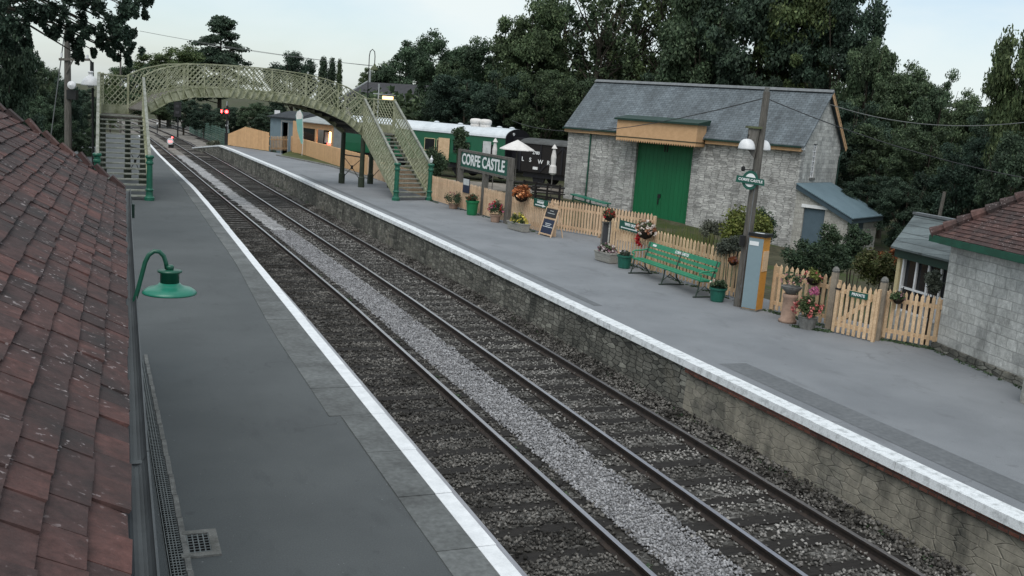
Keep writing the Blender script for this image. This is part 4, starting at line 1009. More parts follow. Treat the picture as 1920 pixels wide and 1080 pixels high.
def basket(label, p, r, petals, seed, nflow=40, fs=.1, trail=None, rz=-1.5, leaf='leaf_shrub', squash=1.0):
    root = thing('hanging_basket', label, 'flower basket', p, rz, 'flower baskets hung on the fences')
    b = MB(); b.lathe([(.03, -r*.75), (r*.45, -r*.6), (r*.7, -r*.2), (r*.72, -.02), (r*.6, .0)], 14); b.build('basket', 'soil', root)
    b = MB(); b.tube([(0, .12, .25), (0, .1, .1), (0, .02, .0)], .012, 6); b.build('bracket', 'iron_black', root)
    flowers(root, r, r*.75, r*.95*squash, 0, petals, seed, leaf, nleaf=700, nflow=nflow, fs=fs)
    if trail:
        rs = np.random.RandomState(seed); c = np.array(trail)+rs.normal(size=(len(trail), 3))*.03
        foliage('trailing_flowers', c, np.full(len(c), .09), 40, .07, 'petal_red', root, seed, .2)
basket('big rust coloured flower basket on the pale fence right of the name board', Vector((14.82, 34.6, 1.32)), .42, ['petal_rust', 'petal_orange', 'petal_rust'], 21, 46, .11, leaf='petal_rust')
basket('large orange and cream begonia basket with red trails above the bench end', Vector((14.85, 25.05, 1.22)), .36, ['petal_orange', 'petal_orange', 'petal_white'], 22, 34, .085, trail=[(-.34, 0, -.05), (-.36, 0, -.18), (-.32, 0, -.3), (-.28, -.05, -.42), (-.3, -.03, -.1), (-.24, -.05, -.5), (-.38, 0, .02), (-.25, -.06, -.33)])
basket('small red flower basket above the plain dark sandwich board', D(1142, 404, 33.6), .26, ['petal_red', 'petal_rust'], 23, 14, .07)
basket('sparse brownish flower basket on the fence near the lamp pole', Vector((14.98, 20.75, 1.0)), .15, ['petal_mauve'], 24, 8, .05, leaf='petal_rust')
basket('leafy yellow green flower basket on the short fence left of the gate', Vector((15.28, 17.95, 1.08)), .24, ['petal_salmon'], 25, 8, .06, leaf='leaf_bright')
basket('dull green flower basket hanging on the end fence by the gate post', Vector((15.95, 15.95, 1.0)), .17, ['petal_mauve'], 26, 6, .05)
# pot and planter left of the gate
p = G(1476, 604)
root = thing('chimney_pot_planter', 'tall clay chimney pot planter topped with a straggly plant', 'planter', p)
b = MB(); b.lathe([(.21, 0), (.21, .06), (.17, .10), (.155, .55), (.18, .60), (.18, .66), (.15, .68), (.13, .64)], 18); b.build('pot', 'terracotta', root, smooth=True)
b = MB(); b.lathe([(.10, .68), (.22, .80), (.25, .86), (.2, .86), (.1, .84)], 14); b.build('bowl', 'concrete', root)
flowers(root, .34, .3, .22, 1.0, ['petal_mauve'], 31, nflow=16, fs=.05, nleaf=420)
p = G(1512, 616)
root = thing('flower_tub', 'low tub overflowing with pink and salmon geraniums beside the chimney pot', 'flower tub', p, 0, 'flower tubs along the far platform')
b = MB(); b.lathe([(.17, 0), (.22, .26), (.235, .28), (.2, .28)], 16); b.build('tub', 'concrete', root)
flowers(root, .38, .36, .34, .42, ['petal_salmon'], 32, nflow=26, fs=.085, nleaf=1800)
rs = np.random.RandomState(5); c = np.array([(.03, -.1, .92), (-.06, -.1, .88), (.1, -.05, .86)]); foliage('flowers', c, np.full(3, .085), 60, .06, 'petal_pink', root, 3, .5)

# ------------------------------------------------------------------ bench
root, Ls = between('platform_bench', 'long green slatted bench with the station name on its back', 'bench', (14.16, 24.55), (14.10, 20.85))
for y0, z in ((.02, .455), (.15, .46), (.28, .45)):
    b = MB(); b.box(0, Ls, y0, y0+.115, z-.018, z+.018); b.build('seat_slat', 'bench_green', root)
for y0, z, h in ((.43, .59, .085), (.47, .73, .085), (.51, .885, .13)):
    b = MB(); b.hexa([(0, y0, z-h/2), (Ls, y0, z-h/2), (Ls, y0+.03, z-h/2), (0, y0+.03, z-h/2), (0, y0+h*.25, z+h/2), (Ls, y0+h*.25, z+h/2), (Ls, y0+h*.25+.03, z+h/2), (0, y0+h*.25+.03, z+h/2)])
    bo = b.build('back_slat', 'bench_green', root)
text('CORFE CASTLE', .105, 'letter_white', root, (Ls*.51, .517, .885), rot=(R(76), 0, 0), bold=.003)
b = MB(); b.hexa([(.28, .506, .86), (.48, .506, .86), (.48, .51, .86), (.28, .51, .86), (.28, .52, .92), (.48, .52, .92), (.48, .525, .92), (.28, .525, .92)]); b.build('plaque', 'letter_white', root)
for x in (.08, Ls*.5, Ls-.08):
    b = MB(); b.tube([(x, -.03, .0), (x, .03, .22), (x, .05, .43)], .022, 6); b.tube([(x, .62, .0), (x, .44, .22), (x, .40, .44), (x, .47, .7), (x, .55, .95)], .022, 6)
    b.tube([(x, -.10, .02), (x, .3, .03), (x, .70, .02)], .02, 6); b.tube([(x, .03, .43), (x, .42, .43)], .02, 6); b.tube([(x, .0, .12), (x, .22, .3), (x, .48, .13)], .014, 6)
    b.build('leg_frame', 'bench_iron', root)
for x in (.04, Ls-.04):
    b = MB(); b.tube([(x, .5, .74), (x, .3, .70), (x, .08, .69), (x, .0, .65), (x, .0, .60), (x, .05, .58), (x, .07, .62)], .022, 7); b.tube([(x, .06, .58), (x, .03, .46)], .02, 6); b.build('armrest', 'bench_green', root)

# ------------------------------------------------------------------ timber pole with lamps and the target name sign
p = G(1385, 574); p.z = 0; d_ = 24.03
tp = D(1435, 172, d_)
root = thing('lamp_pole', 'old timber pole carrying two white lamps at the fence beside the ticket machine', 'lamp pole', p, -YAW)
b = MB(); b.tube([(0, 0, 0), (.03, 0, 2.6), (.07, 0, 5.32)], [.135, .115, .085], 12); b.build('pole', 'pole_wood', root)
b = MB(); b.tube([(.065, 0, 5.3), (.067, 0, 5.42)], .06, 8); b.box(.10, .13, -.05, .05, 4.6, 4.8); b.build('pole_cap', 'concrete', root)
b = MB(); b.hexa([(-.30, -.16, 3.95), (-.08, -.16, 3.70), (-.05, .02, 3.70), (-.27, .02, 3.95), (-.30, -.16, 4.42), (-.03, -.16, 4.42), (0, .02, 4.42), (-.27, .02, 4.42)]); b.build('bracket_box', 'timber_grey', root)
b = MB(); b.box(-.34, .02, -.2, .05, 4.42, 4.47); b.build('bracket_top', 'mossy', root)
for x0, z0, y0 in ((-.30, 4.05, -.16), (.18, 4.05, .25)):
    b = MB(); b.lathe([(.205, -.14), (.205, -.11), (.19, -.03), (.15, .05), (.09, .10), (.0, .115)], 20, (x0, y0, z0)); b.build('lamp_shade', 'enamel_white', root, smooth=True)
    b = MB(); b.tube([(x0, y0, z0+.1), (x0, y0, z0+.2), (0.04, 0, z0+.28)], .018, 6); b.build('lamp_arm', 'iron_black', root)
b = MB(); b.lathe([(.035, 0), (.05, .03), (.05, .09), (.02, .12)], 10, (-.32, -.15, 3.38)); b.tube([(-.3, -.15, 3.42), (0, -.03, 3.42)], .012, 5); b.build('loudspeaker', 'iron_black', root)
b = MB(); b.box(-.19, -.06, -.16, -.04, 1.55, 1.80); b.build('switch_box', 'iron_black', root)
b = MB(); b.tube([(-.02, -.13, .2), (0, -.125, 1.6), (.03, -.10, 3.4)], .012, 5); b.box(-.05, .0, -.142, -.128, .5, .57); b.build('conduit', 'lead', root)
root = thing('station_name_sign', 'target shaped station name plate with white ring fixed to the timber pole', 'station sign', tuple(p+Vector((0, 0, 0))), -YAW)
cz = 3.02
cpos = D(1407, 338, d_-.2); lx = (cpos-p).dot(R0); cz = cpos.z
b = MB(); ring = [(lx+.20*math.cos(t*.2618), -.17, cz+.235*math.sin(t*.2618)) for t in range(24)]; b.prism(ring, (0, .02, 0)); b.build('roundel', 'sign_green', root)
b = MB(); ring = [(lx+.135*math.cos(t*.2618), -.173, cz+.165*math.sin(t*.2618)) for t in range(24)]; b.prism(ring, (0, .002, 0)); b.build('roundel_face', 'letter_white', root)
b = MB(); b.hexa([(lx-.36, -.20, cz-.062), (lx+.355, -.20, cz-.115), (lx+.335, -.175, cz-.105), (lx-.34, -.175, cz-.052), (lx-.34, -.20, cz+.10), (lx+.335, -.20, cz+.042), (lx+.335, -.175, cz+.042), (lx-.34, -.175, cz+.10)]); bo = b.build('name_bar', 'sign_green', root)
text('CORFE CASTLE', .088, 'letter_white', bo, (lx, -.206, cz-.004), rot=(R(90), R(4.7), 0), bold=.002)

# ticket machine
pc = G(1403, 580); q1 = FH*23.55+R0*6.28
root = thing('ticket_machine', 'tall slim ticket machine with pale blue side and orange face by the pole', 'ticket machine', (14.78, 19.42, 0), -1.08)
b = MB(); b.box(-.20, .17, -.20, .16, .04, 1.84); b.build('cabinet', 'machine_orange', root)
b = MB(); b.box(-.215, .165, -.215, -.202, .06, 1.80); b.build('side_panel', 'machine_panel', root)
b = MB(); b.box(-.19, .05, -.222, -.216, 1.62, 1.72); b.build('label', 'letter_white', root)
b = MB(); b.box(-.24, .22, -.24, .18, 1.84, 1.92); b.build('lid', 'iron_black', root)
b = MB(); b.box(-.13, .10, -.12, -.04, 1.92, 1.925); b.build('lid_label', 'letter_white', root)
b = MB(); b.box(.171, .19, -.16, .12, 1.0, 1.5); b.build('front_panel', 'picket', root)
b = MB(); b.box(-.22, .19, -.22, .18, 0, .04); b.build('plinth', 'concrete', root)

# ------------------------------------------------------------------ goods shed
A = D(1056, 366, 55.4); B = D(1505, 271, 47)
A.z = B.z = 0
root, LS = between('goods_shed', 'long grey stone goods shed with slate roof and tall green doors', 'shed', A, B)
XD = (B-A).normalized(); YD = Vector((-XD.y, XD.x, 0))
def loc(p): q = p-A; return Vector((q.dot(XD), q.dot(YD), p.z))
def onfront(u, v, o=0.0): return loc(HIT(u, v, A+YD*o, B+YD*o))
def ongable(u, v, x=None):
    o = B if x is None else A+XD*x
    return loc(HIT(u, v, o, o+YD))
DP, EZ, RZ = 5.1, 4.02, 6.52
dl, dr = onfront(1188, 330).x, onfront(1294, 335).x; dz = onfront(1245, 275).z+.35
w = MB()
def wall_with_door(b, x0, x1, d0, d1, zt, zb, top, y0=0.0, y1=.5):
    b.box(x0, d0, y0, y1, zb, top); b.box(d1, x1, y0, y1, zb, top); b.box(d0, d1, y0, y1, zt, top)
wall_with_door(w, 0, LS, dl, dr, dz, -1.8, EZ)
wl = w.build('front_wall', 'shed_stone', root)
wr = onfront(0, 0) if False else None
g1, g2 = ongable(1533, 270), ongable(1519, 333)
wy, wz0, wz1 = (g1.y+g2.y)/2, g2.z, g1.z
def gable(x0, x1, hole):
    b = MB()
    if hole:
        a, c_ = wy-.26, wy+.26
        ez = lambda y: EZ+(RZ-EZ-.1)*(1-abs(y-DP/2)/(DP/2))
        def pane(ya, yb, za=None, zb=None):
            pts = [(x1, ya, -1.8 if za is None else za), (x1, yb, -1.8 if za is None else za)]
            tops = [(x1, yb, ez(yb) if zb is None else zb)]
            if zb is None and ya < DP/2 < yb: tops.append((x1, DP/2, ez(DP/2)))
            tops.append((x1, ya, ez(ya) if zb is None else zb)); b.prism(pts+tops, (-(x1-x0), 0, 0))
        pane(.5, a); pane(c_, DP-.0); pane(a, c_, -1.8, wz0); pane(a, c_, wz1)
    else:
        b.prism([(x1, .5, -1.8), (x1, DP, -1.8), (x1, DP, EZ), (x1, DP/2, RZ-.1), (x1, .5, EZ+.3)], (-(x1-x0), 0, 0))
    return b
gable(LS-.5, LS-.002, True).build('gable_wall', 'hut_stone', root); gable(.002, .5, False).build('gable_wall', 'shed_stone', root)
b = MB(); b.box(.5, LS-.5, DP-.5, DP-.003, -1.8, EZ); b.build('rear_wall', 'shed_stone', root)
b = MB()
for sg in (0, 1):
    y0, y1 = (-.28, DP/2) if sg == 0 else (DP+.28, DP/2); k = (RZ-EZ)/(DP/2)
    z0 = EZ+.06-.28*k
    p = [(-.15, y0, z0), (LS+.22, y0, z0), (LS+.22, y1, RZ), (-.15, y1, RZ)]
    b.hexa([(q[0], q[1], q[2]) for q in p]+[(q[0], q[1], q[2]+.09) for q in p])
rf = b.build('roof', 'slate', root)
cl_, cr_ = onfront(1156, 245, -1.0).x-.12, onfront(1306, 255, -1.0).x+.12
b = MB(); b.prism([(-.16, DP/2-.17, RZ+.05), (-.16, DP/2+.17, RZ+.05), (-.16, DP/2, RZ+.19)], (LS+.39, 0, 0)); b.build('ridge', 'lead', rf)
b = MB(); b.box(-.1, cl_-.01, -.27, -.003, EZ-.40, EZ-.17); b.build('fascia', 'peach', root); b = MB(); b.box(cr_+.01, LS+.05, -.27, -.003, EZ-.40, EZ-.17); b.build('fascia', 'peach', root)
b = MB(); b.box(-.18, cl_-.01, -.40, -.271, EZ-.235, EZ-.15); b.build('gutter', 'dark_green_trim', root)
b = MB(); b.box(cr_+.01, LS+.06, -.40, -.271, EZ-.235, EZ-.15); b.build('gutter', 'dark_green_trim', root)
b = MB()
for y0, y1 in ((DP+.3, DP/2),):
    z0 = EZ-.2
    b.beam((LS+.20, y0, z0), (LS+.20, y1, RZ-.02), .04, .24)
b.build('bargeboard', 'peach', root)
b = MB(); b.box(LS-.06, LS+.16, -.2, -.02, EZ-.32, EZ-.05); b.build('kneeler', 'window_white', root)
xp = onfront(1105, 300).x
b = MB(); b.tube([(xp, -.3, EZ-.2), (xp, -.06, EZ-.5), (xp, -.06, -1.4)], .045, 8); b.build('drainpipe', 'hut_green', root)
b = MB(); b.tube([(LS+.05, DP+.2, EZ-.3), (LS+.05, DP-.1, EZ-.6), (LS+.05, DP-.12, 2.0), (LS+.12, DP+.05, 1.6)], .045, 8); b.build('drainpipe', 'dark_green_trim', root)
b = MB(); b.box(dl, (dl+dr)/2-.006, .22, .30, -1.3, dz); b.box((dl+dr)/2+.006, dr, .22, .30, -1.3, dz)
dn = 14
for i in range(1, dn): x = lerp(dl, dr, i/dn); b.box(x-.006, x+.006, .212, .219, -1.3, dz-.02)
do = b.build('double_door', 'door_green', root)
b = MB(); xm = (dl+dr)/2; b.box(xm-.10, xm-.04, .18, .21, dz-.62, dz-.2); b.box(xm+.06, xm+.12, .18, .21, dz-.62, dz-.2); b.box(xm-.22, xm-.05, .17, .21, .55, .75); b.box(xm-.2, xm-.14, .17, .21, .2, .5); b.build('door_iron', 'iron_black', do)
b = MB(); b.box(dl, dr, .45, .5, -1.4, dz); b.build('door_gap_shade', 'gap_dark', root)  # dark backing sheet, shade seen through the door joint put in as colour
# canopy box over the doors
PJ = 1.0
cl, cr = onfront(1156, 245, -PJ).x, onfront(1306, 255, -PJ).x; ct = onfront(1156, 224, -PJ).z; cb = onfront(1160, 262, -PJ).z
b = MB(); b.box(cl, cr, -PJ, -PJ+.05, cb+.18, ct); b.box(cl, cl+.05, -PJ+.05, -.001, cb+.18, ct); b.box(cr-.05, cr, -PJ+.05, -.001, cb+.18, ct)
cn = b.build('canopy', 'peach', root)
b = MB(); n = 34
for i in range(n):
    x0, x1 = lerp(cl, cr, i/n), lerp(cl, cr, (i+1)/n); xm2 = (x0+x1)/2
    b.prism([(x0, -PJ+.004, cb+.18), (x1, -PJ+.004, cb+.18), (x1, -PJ+.004, cb+.06), (xm2, -PJ+.004, cb-.06), (x0, -PJ+.004, cb+.06)], (0, .03, 0))
for i in range(10):
    y0, y1 = lerp(-PJ, 0, i/10), lerp(-PJ, 0, (i+1)/10); ym = (y0+y1)/2
    b.prism([(cr-.004, y0, cb+.18), (cr-.004, y1, cb+.18), (cr-.004, y1, cb+.05), (cr-.004, ym, cb-.03), (cr-.004, y0, cb+.05)], (-.03, 0, 0))
b.build('valance', 'peach', cn)
b = MB(); b.box(cl-.02, cr+.02, -PJ-.02, -PJ-.001, cb+.17, cb+.215); b.box(cr+.001, cr+.02, -PJ+.001, -.01, cb+.17, cb+.215); b.build('bead', 'leg_green', cn)
b = MB(); b.hexa([(cl-.12, -PJ-.14, ct), (cr+.12, -PJ-.14, ct), (cr+.12, .1, ct+.02), (cl-.12, .1, ct+.02), (cl-.12, -PJ-.14, ct+.10), (cr+.12, -PJ-.14, ct+.10), (cr+.12, .2, ct+.3), (cl-.12, .2, ct+.3)]); b.build('canopy_roof', 'dark_green_trim', cn)
b = MB(); z = onfront(1350, 264, -.1).z; b.box(onfront(1140, 245).x, cl-.01, -.16, -.04, z-.0, z+.22); b.box(cr+.02, onfront(1381, 268).x, -.16, -.04, z-.12, z+.08); b.box(onfront(1372, 266).x, onfront(1382, 266).x, -.22, -.02, z-.16, z+.14); b.build('door_track', 'wagon_brown', root)
# gable window
b = MB(); b.box(LS-.13, LS-.10, wy-.26, wy+.26, wz0, wz1); wo = b.build('window', 'glass_dark', root)
b = MB()
for y in (wy-.24, wy-.02, wy+.22): b.box(LS-.09, LS-.04, y-.028, y+.028, wz0, wz1-.04)
for z in np.linspace(wz0+.03, wz1-.12, 7): b.box(LS-.085, LS-.045, wy-.24, wy+.24, z-.022, z+.022)
b.build('window_bar', 'window_white', wo)
b = MB(); b.box(LS-.35, LS+.05, wy-.34, wy+.34, wz0-.13, wz0-.002); b.build('sill', 'concrete', wo)
# lean-to against the gable
t0, t1 = ongable(1493, 343), ongable(1556, 348); e0 = onfront(1600, 409, 0.0); xl_ = e0.x; e1 = ongable(1650, 398, xl_)
W_ = min(max(t1.y, 3.2), DP-.2); zt0 = t0.z; ze = e0.z
lt = MB(); p = [(LS, -.15, zt0), (LS, W_+.1, zt0), (xl_, W_+.1, ze), (xl_, -.15, ze)]
lt.hexa([(q[0], q[1], q[2]-.28) for q in p]+[(q[0], q[1], q[2]-.05) for q in p]); lo_ = lt.build('lean_to', 'bluegrey_trim', root)
b = MB(); b.hexa([(q[0]+(.06 if q[0] > LS else 0), q[1]+(-.04 if q[1] < 0 else .04), q[2]-.046) for q in p]+[(q[0]+(.06 if q[0] > LS else 0), q[1]+(-.04 if q[1] < 0 else .04), q[2]) for q in p]); b.build('roof', 'bluegrey_roof', lo_)
xw = xl_-.22
zf = lambda x: lerp(zt0, ze, (x-LS)/(xl_-LS))-.285
d0, d1 = onfront(1506, 400).x, onfront(1546, 405).x; dzt = onfront(1528, 391).z
b = MB()
for x0, x1, za in ((LS+.002, d0, -1.8), (d0, d1, dzt+.16), (d1, xw, -1.8)):
    b.prism([(x0, .003, za), (x1, .003, za), (x1, .003, zf(x1)), (x0, .003, zf(x0))], (0, .3, 0))
b.prism([(xw-.3, .304, -1.8), (xw, .304, -1.8), (xw, .304, zf(xw)), (xw-.3, .304, zf(xw-.3))], (0, W_-.35, 0))
b.build('wall', 'block_stone', lo_)
b = MB(); b.box(d0-.12, d1+.12, -.03, .25, dzt, dzt+.155); b.build('lintel', 'window_white', lo_)
b = MB(); b.box(d0, d1, .12, .18, -1.6, dzt); b.build('door', 'bluegrey_door', lo_)
b = MB()
for y0, y1 in ((.75, 1.05), (1.55, 2.15)): b.box(xw-.02, xw+.02, y0, y1, -1.6, zf(xw)-.05)
b.build('shutter', 'bluegrey_trim', lo_)

# teal bench-like frame standing by the shed wall
a, c_ = D(1075, 364, 53.5), D(1140, 382, 51.5)
root = thing('cold_frame', 'low teal painted rail frame standing in front of the shed wall', 'frame', (a.x, a.y, ground_z(a.x, a.y)))
b = MB(); gz = min(ground_z(a.x, a.y), ground_z(c_.x, c_.y))
b.beam(a, c_, .5, .05); b.build('bench_top', 'lamp_green', root, True); b = MB(); b.beam(a-Vector((0, 0, .25)), c_-Vector((0, 0, .25)), .06, .06); b.build('rail', 'lamp_green', root, True)
b = MB()
for q in (a, (a+c_)/2, c_): b.beam(Vector((q.x, q.y, gz)), q, .06, .06)
b.build('leg', 'hut_green', root, True)

# ------------------------------------------------------------------ stone hut at the right edge
C0 = Vector((16.58, 15.32, 0)); C1 = C0+Vector((-.235, -.972, 0))*9
root, LH = between('stone_hut', 'pale stone hut with clay tiled hipped roof and green gutter at the right edge', 'building', C0, C1)
EH = 2.34
b = MB(); b.box(0, LH, 0, 4.6, -.3, EH); b.build('wall', 'hut_stone', root)
b = MB(); b.box(-.04, LH, -.09, -.003, -.3, .16); b.build('plinth', 'rubble', root)
pq = G(1915, 756); qd = pq-C0; xq = qd.dot((C1-C0).normalized()); 
b = MB(); yq = qd.dot(Vector((.972, -.235, 0))); b.box(xq-.05, xq+.6, yq, -.092, -.3, .42); b.box(xq-.01, xq+.6, yq+.06, -.092, .42, 1.1); b.build('buttress', 'block_stone', root)
b = MB(); b.box(-.32, LH, -.34, -.20, EH-.03, EH+.11); b.box(-.32, -.2, -.199, 4.9, EH-.03, EH+.11); b.build('gutter', 'hut_green', root)
b = MB(); b.box(-.18, LH, -.19, -.003, EH-.06, EH+.06); b.box(-.18, -.003, -.003, 4.7, EH-.06, EH+.06); b.build('fascia', 'dark_green_trim', root)
PA = R(40); cA, sA = math.cos(PA), math.sin(PA); rr = random.Random(8); t = MB()
for i in range(30):
    s0 = i*.108; x = -.30+(i % 2)*.09
    while x < 7.5:
        xe = x+.172; s1 = s0+.16; dz = rr.uniform(-.004, .006)
        hipx = -.28+s0*cA          # hip line: x grows as the slope climbs (45 degree plan)
        if xe > hipx+.02:
            f = lambda xx, s, h: (max(xx, -.28+s*cA), -.28+s*cA-h*sA, EH+.10+s*sA+h*cA)
            t.hexa([f(x, s0, .0), f(xe, s0, .0), f(xe, s1, .0), f(x, s1, .0), f(x, s0, .032+dz), f(xe, s0, .032+dz), f(xe, s1, .010), f(x, s1, .010)])
        x += .175
rf = t.build('roof', 'hut_tile', root)
b = MB(); H_ = .28+2.3; b.quad((-.28, -.28, EH+.09), (-.28, 4.88, EH+.09), (-.28+H_, 2.3, EH+.09+H_*math.tan(PA)), (-.28+H_, 2.3, EH+.092+H_*math.tan(PA)))
b.quad((-.28+H_, 2.3, EH+.09+H_*math.tan(PA)), (LH, 2.3, EH+.09+H_*math.tan(PA)), (LH, 4.88, EH+.09), (-.28, 4.88, EH+.09)); b.build('rear_slope', 'hut_tile', root)
b = MB()
for i in range(15):
    k0, k1 = i*.18, i*.18+.20
    p0 = Vector((-.30+k0, -.30+k0, EH+.16+k0*math.tan(PA))); p1 = Vector((-.30+k1, -.30+k1, EH+.115+k1*math.tan(PA)))
    b.tube([p0-Vector((0, 0, .02)), p1+Vector((0, 0, .02))], [.14, .085], 8)
b.build('hip_tile', 'hut_tile', rf)

# slate roofed lookout beyond the hut
e0, e1 = D(1670, 465, 23.4), D(1762, 487, 21.6); r0, r1 = D(1716, 402, 24.9), D(1802, 424, 23.1)
e1.z = e0.z = (e0.z+e1.z)/2; r0.z = r1.z = (r0.z+r1.z)/2
r1 = r0+(e1-e0)*1.25; e1x = e0+(e1-e0)*1.25
root = thing('slate_porch', 'small slate roofed outbuilding with a white framed window tucked beside the stone hut', 'outbuilding', (e0.x, e0.y, -.6))
b = MB(); up_ = Vector((0, 0, .05)); b.hexa([e0, e1x, r1, r0, e0+up_, e1x+up_, r1+up_, r0+up_])
bk = (r0-e0); bk.z = 0; b.hexa([r0, r1, r1+bk-Vector((0, 0, .6)), r0+bk-Vector((0, 0, .6)), r0+up_, r1+up_, r1+bk-Vector((0, 0, .55)), r0+bk-Vector((0, 0, .55))])
rf = b.build('roof', 'porch_slate', root, True)
b = MB(); b.beam(r0+Vector((0, 0, .07)), r1+Vector((0, 0, .07)), .16, .06); b.build('ridge', 'lead', rf, False) if False else b.build('ridge', 'lead', root, True)
xd = (e1-e0).normalized(); xd.z = 0; xd.normalize(); yd = Vector((-xd.y, xd.x, 0))
def Q(x, y, z): p = e0+xd*x+yd*y; return Vector((p.x, p.y, z))
Lp = (e1x-e0).length; ez_ = e0.z
b = MB(); b.hexa([Q(.2, .2, -.8), Q(Lp, .2, -.8), Q(Lp, 2.6, -.8), Q(.2, 2.6, -.8), Q(.2, .2, .35), Q(Lp, .2, .35), Q(Lp, 2.6, .35), Q(.2, 2.6, .35)])
b.hexa([Q(.2, 2.3, .35), Q(Lp, 2.3, .35), Q(Lp, 2.6, .35), Q(.2, 2.6, .35), Q(.2, 2.3, ez_), Q(Lp, 2.3, ez_), Q(Lp, 2.6, ez_), Q(.2, 2.6, ez_)]); b.build('wall', 'hut_stone', root, True)
b = MB(); b.beam(Q(.05, .12, ez_-.1), Q(Lp, .12, ez_-.1), .06, .2); b.build('eaves_board', 'dark_green_trim', root, True)
b = MB(); b.hexa([Q(.28, .3, .35), Q(Lp, .3, .35), Q(Lp, .33, .35), Q(.28, .33, .35), Q(.28, .3, ez_-.1), Q(Lp, .3, ez_-.1), Q(Lp, .33, ez_-.1), Q(.28, .33, ez_-.1)]); wo = b.build('window', 'glass_dark', root, True)
b = MB()
for x, w in ((.26, .09), (.75, .05), (1.2, .05), (1.65, .05)): b.beam(Q(x, .26, .35), Q(x, .26, ez_-.15), w, .05)
for z in (.38, .93): b.beam(Q(.24, .255, z), Q(Lp, .255, z), .05, .045)
b.build('window_bar', 'window_white', root, True)
b = MB(); b.beam(Q(.14, .22, -.5), Q(.14, .22, ez_-.2), .1, .1); b.build('corner_post', 'cream_wood', root, True)

# ------------------------------------------------------------------ carriage and wagon in the siding
E0 = D(942, 345, 63); E0.z = 0
ax = Vector((-.544, .84, 0)).normalized()
root = thing('railway_carriage', 'green passenger carriage with white roof and two dome ventilators', 'railway carriage', E0, math.atan2(ax.y, ax.x))
LC, WC = 14.6, 2.7
def onside(u, v): q = HIT(u, v, E0, E0+ax)-E0; return q.dot(ax), q.z
prof = [(0, .85), (.03, 1.6), (0, 2.80)]
body = MB(); sec = [(-.02, .9), (.0, 1.5), (-.03, 2.80), (-WC+.03, 2.80), (-WC, 1.5), (-WC+.02, .9)]
body.prism([(0, y, z) for y, z in sec], (LC, 0, 0)); body.build('body', 'coach_green', root)
b = MB(); arc = [(-WC/2+(WC/2+.04)*math.cos(R(a)), 2.80+.62*math.sin(R(a))) for a in range(0, 181, 12)]
b.prism([(.0, y, z) for y, z in arc], (LC, 0, 0)); b.build('roof', 'coach_roof', root)
b = MB(); b.prism([(-.06, -WC/2+(y+WC/2)*.99, z-.005) for y, z in arc]+[(-.06, -WC+.04, .9), (-.06, -.04, .9)], (.059, 0, 0)); en = b.build('end_wall', 'coach_black', root)
b = MB(); b.box(-.9, -.06, -WC/2-.6, -WC/2+.6, .9, 2.9); b.build('gangway', 'coach_black', en)
b = MB(); b.lathe([(.0, 0), (.10, .0), (.10, .04), (0, .04)], 12, cap=False); q = b.build('lamp_cover', 'enamel_white', en); q.location = (-.08, -.75, 3.08); q.rotation_euler = (0, R(-90), 0)
b = MB(); b.box(.2, LC-.2, -2.5, -.2, .55, .88); b.build('underframe', 'coach_black', root)
for x in (2.8, LC-2.8):
    b = MB(); b.box(x-1.7, x+1.7, -2.2, -.4, .3, .6)
    for dx in (-1.2, 1.2):
        for y in (-.5, -2.1): b.tube([(x+dx, y-.06, .45), (x+dx, y+.06, .45)], .45, 16)
    b.build('bogie', 'coach_black', root)
for u in (806, 829, 860, 872, 915):
    x, z = onside(u, 268); b = MB(); b.box(x-.42, x+.42, .0, .022, 1.55, 2.32); wo = b.build('window', 'glass_dark', root)
    b = MB()
    for q in ((x-.46, x-.42, 1.5, 2.36), (x+.42, x+.46, 1.5, 2.36)): b.box(q[0], q[1], .0, .03, q[2], q[3])
    b.box(x-.42, x+.42, 0, .03, 2.32, 2.36); b.box(x-.42, x+.42, 0, .03, 1.5, 1.55); b.build('window_frame', 'cream_wood' if u < 850 else 'coach_green', wo)
x, z = onside(833, 262); b = MB(); b.box(x-.5, x+.45, .031, .05, .95, 2.45); b.build('door', 'picket', root)
x, z = onside(914, 270); b = MB(); b.box(x-.32, x+.32, .031, .05, 1.25, 2.5); b.build('reflection_pane', 'pale_screen', root)  # pale colour stands for a pane's reflection, placed on the carriage by assumption
for u in (874, 892):
    x, z = onside(u, 230); b = MB(); b.lathe([(.35, 0), (.38, .14), (.36, .16), (.36, .2), (.41, .24), (.42, .40), (.36, .50), (.2, .54), (0, .55)], 16, (x, -WC/2+.25, 3.36), cap=False); b.build('ventilator', 'cloth_white', root, smooth=True)
for u in (797, 842, 916, 940):
    x, z = onside(u, 232); b = MB(); b.lathe([(.15, 0), (.2, .08), (.1, .14), (0, .15)], 10, (x, -WC/2+.1, 3.38), cap=False); b.build('roof_vent', 'coach_roof', root)
root = thing('goods_wagon', 'dark brown covered goods wagon lettered in white behind the parasols', 'railway wagon', E0-ax*1.15, math.atan2(ax.y, ax.x))
b = MB(); b.box(-6.4, 0, -WC+.1, -.06, .85, 2.62); b.build('body', 'wagon_brown', root)
b = MB(); arc = [(-WC/2+(WC/2)*math.cos(R(a)), 2.62+.34*math.sin(R(a))) for a in range(0, 181, 15)]
b.prism([(.05, y, z) for y, z in arc], (-6.5, 0, 0)); b.build('roof', 'wagon_roof', root)
b = MB()
for x in (-.06, -1.6, -3.2, -4.8, -6.34): b.box(x-.05, x+.05, -.059, -.02, .85, 2.6)
b.beam((-1.6, -.03, .9), (-3.15, -.03, 2.5), .02, .09); b.beam((-4.8, -.03, .9), (-3.25, -.03, 2.5), .02, .09); b.build('frame', 'coach_black', root)
b = MB(); b.box(-6.2, -.2, -2.4, -.3, .5, .85)
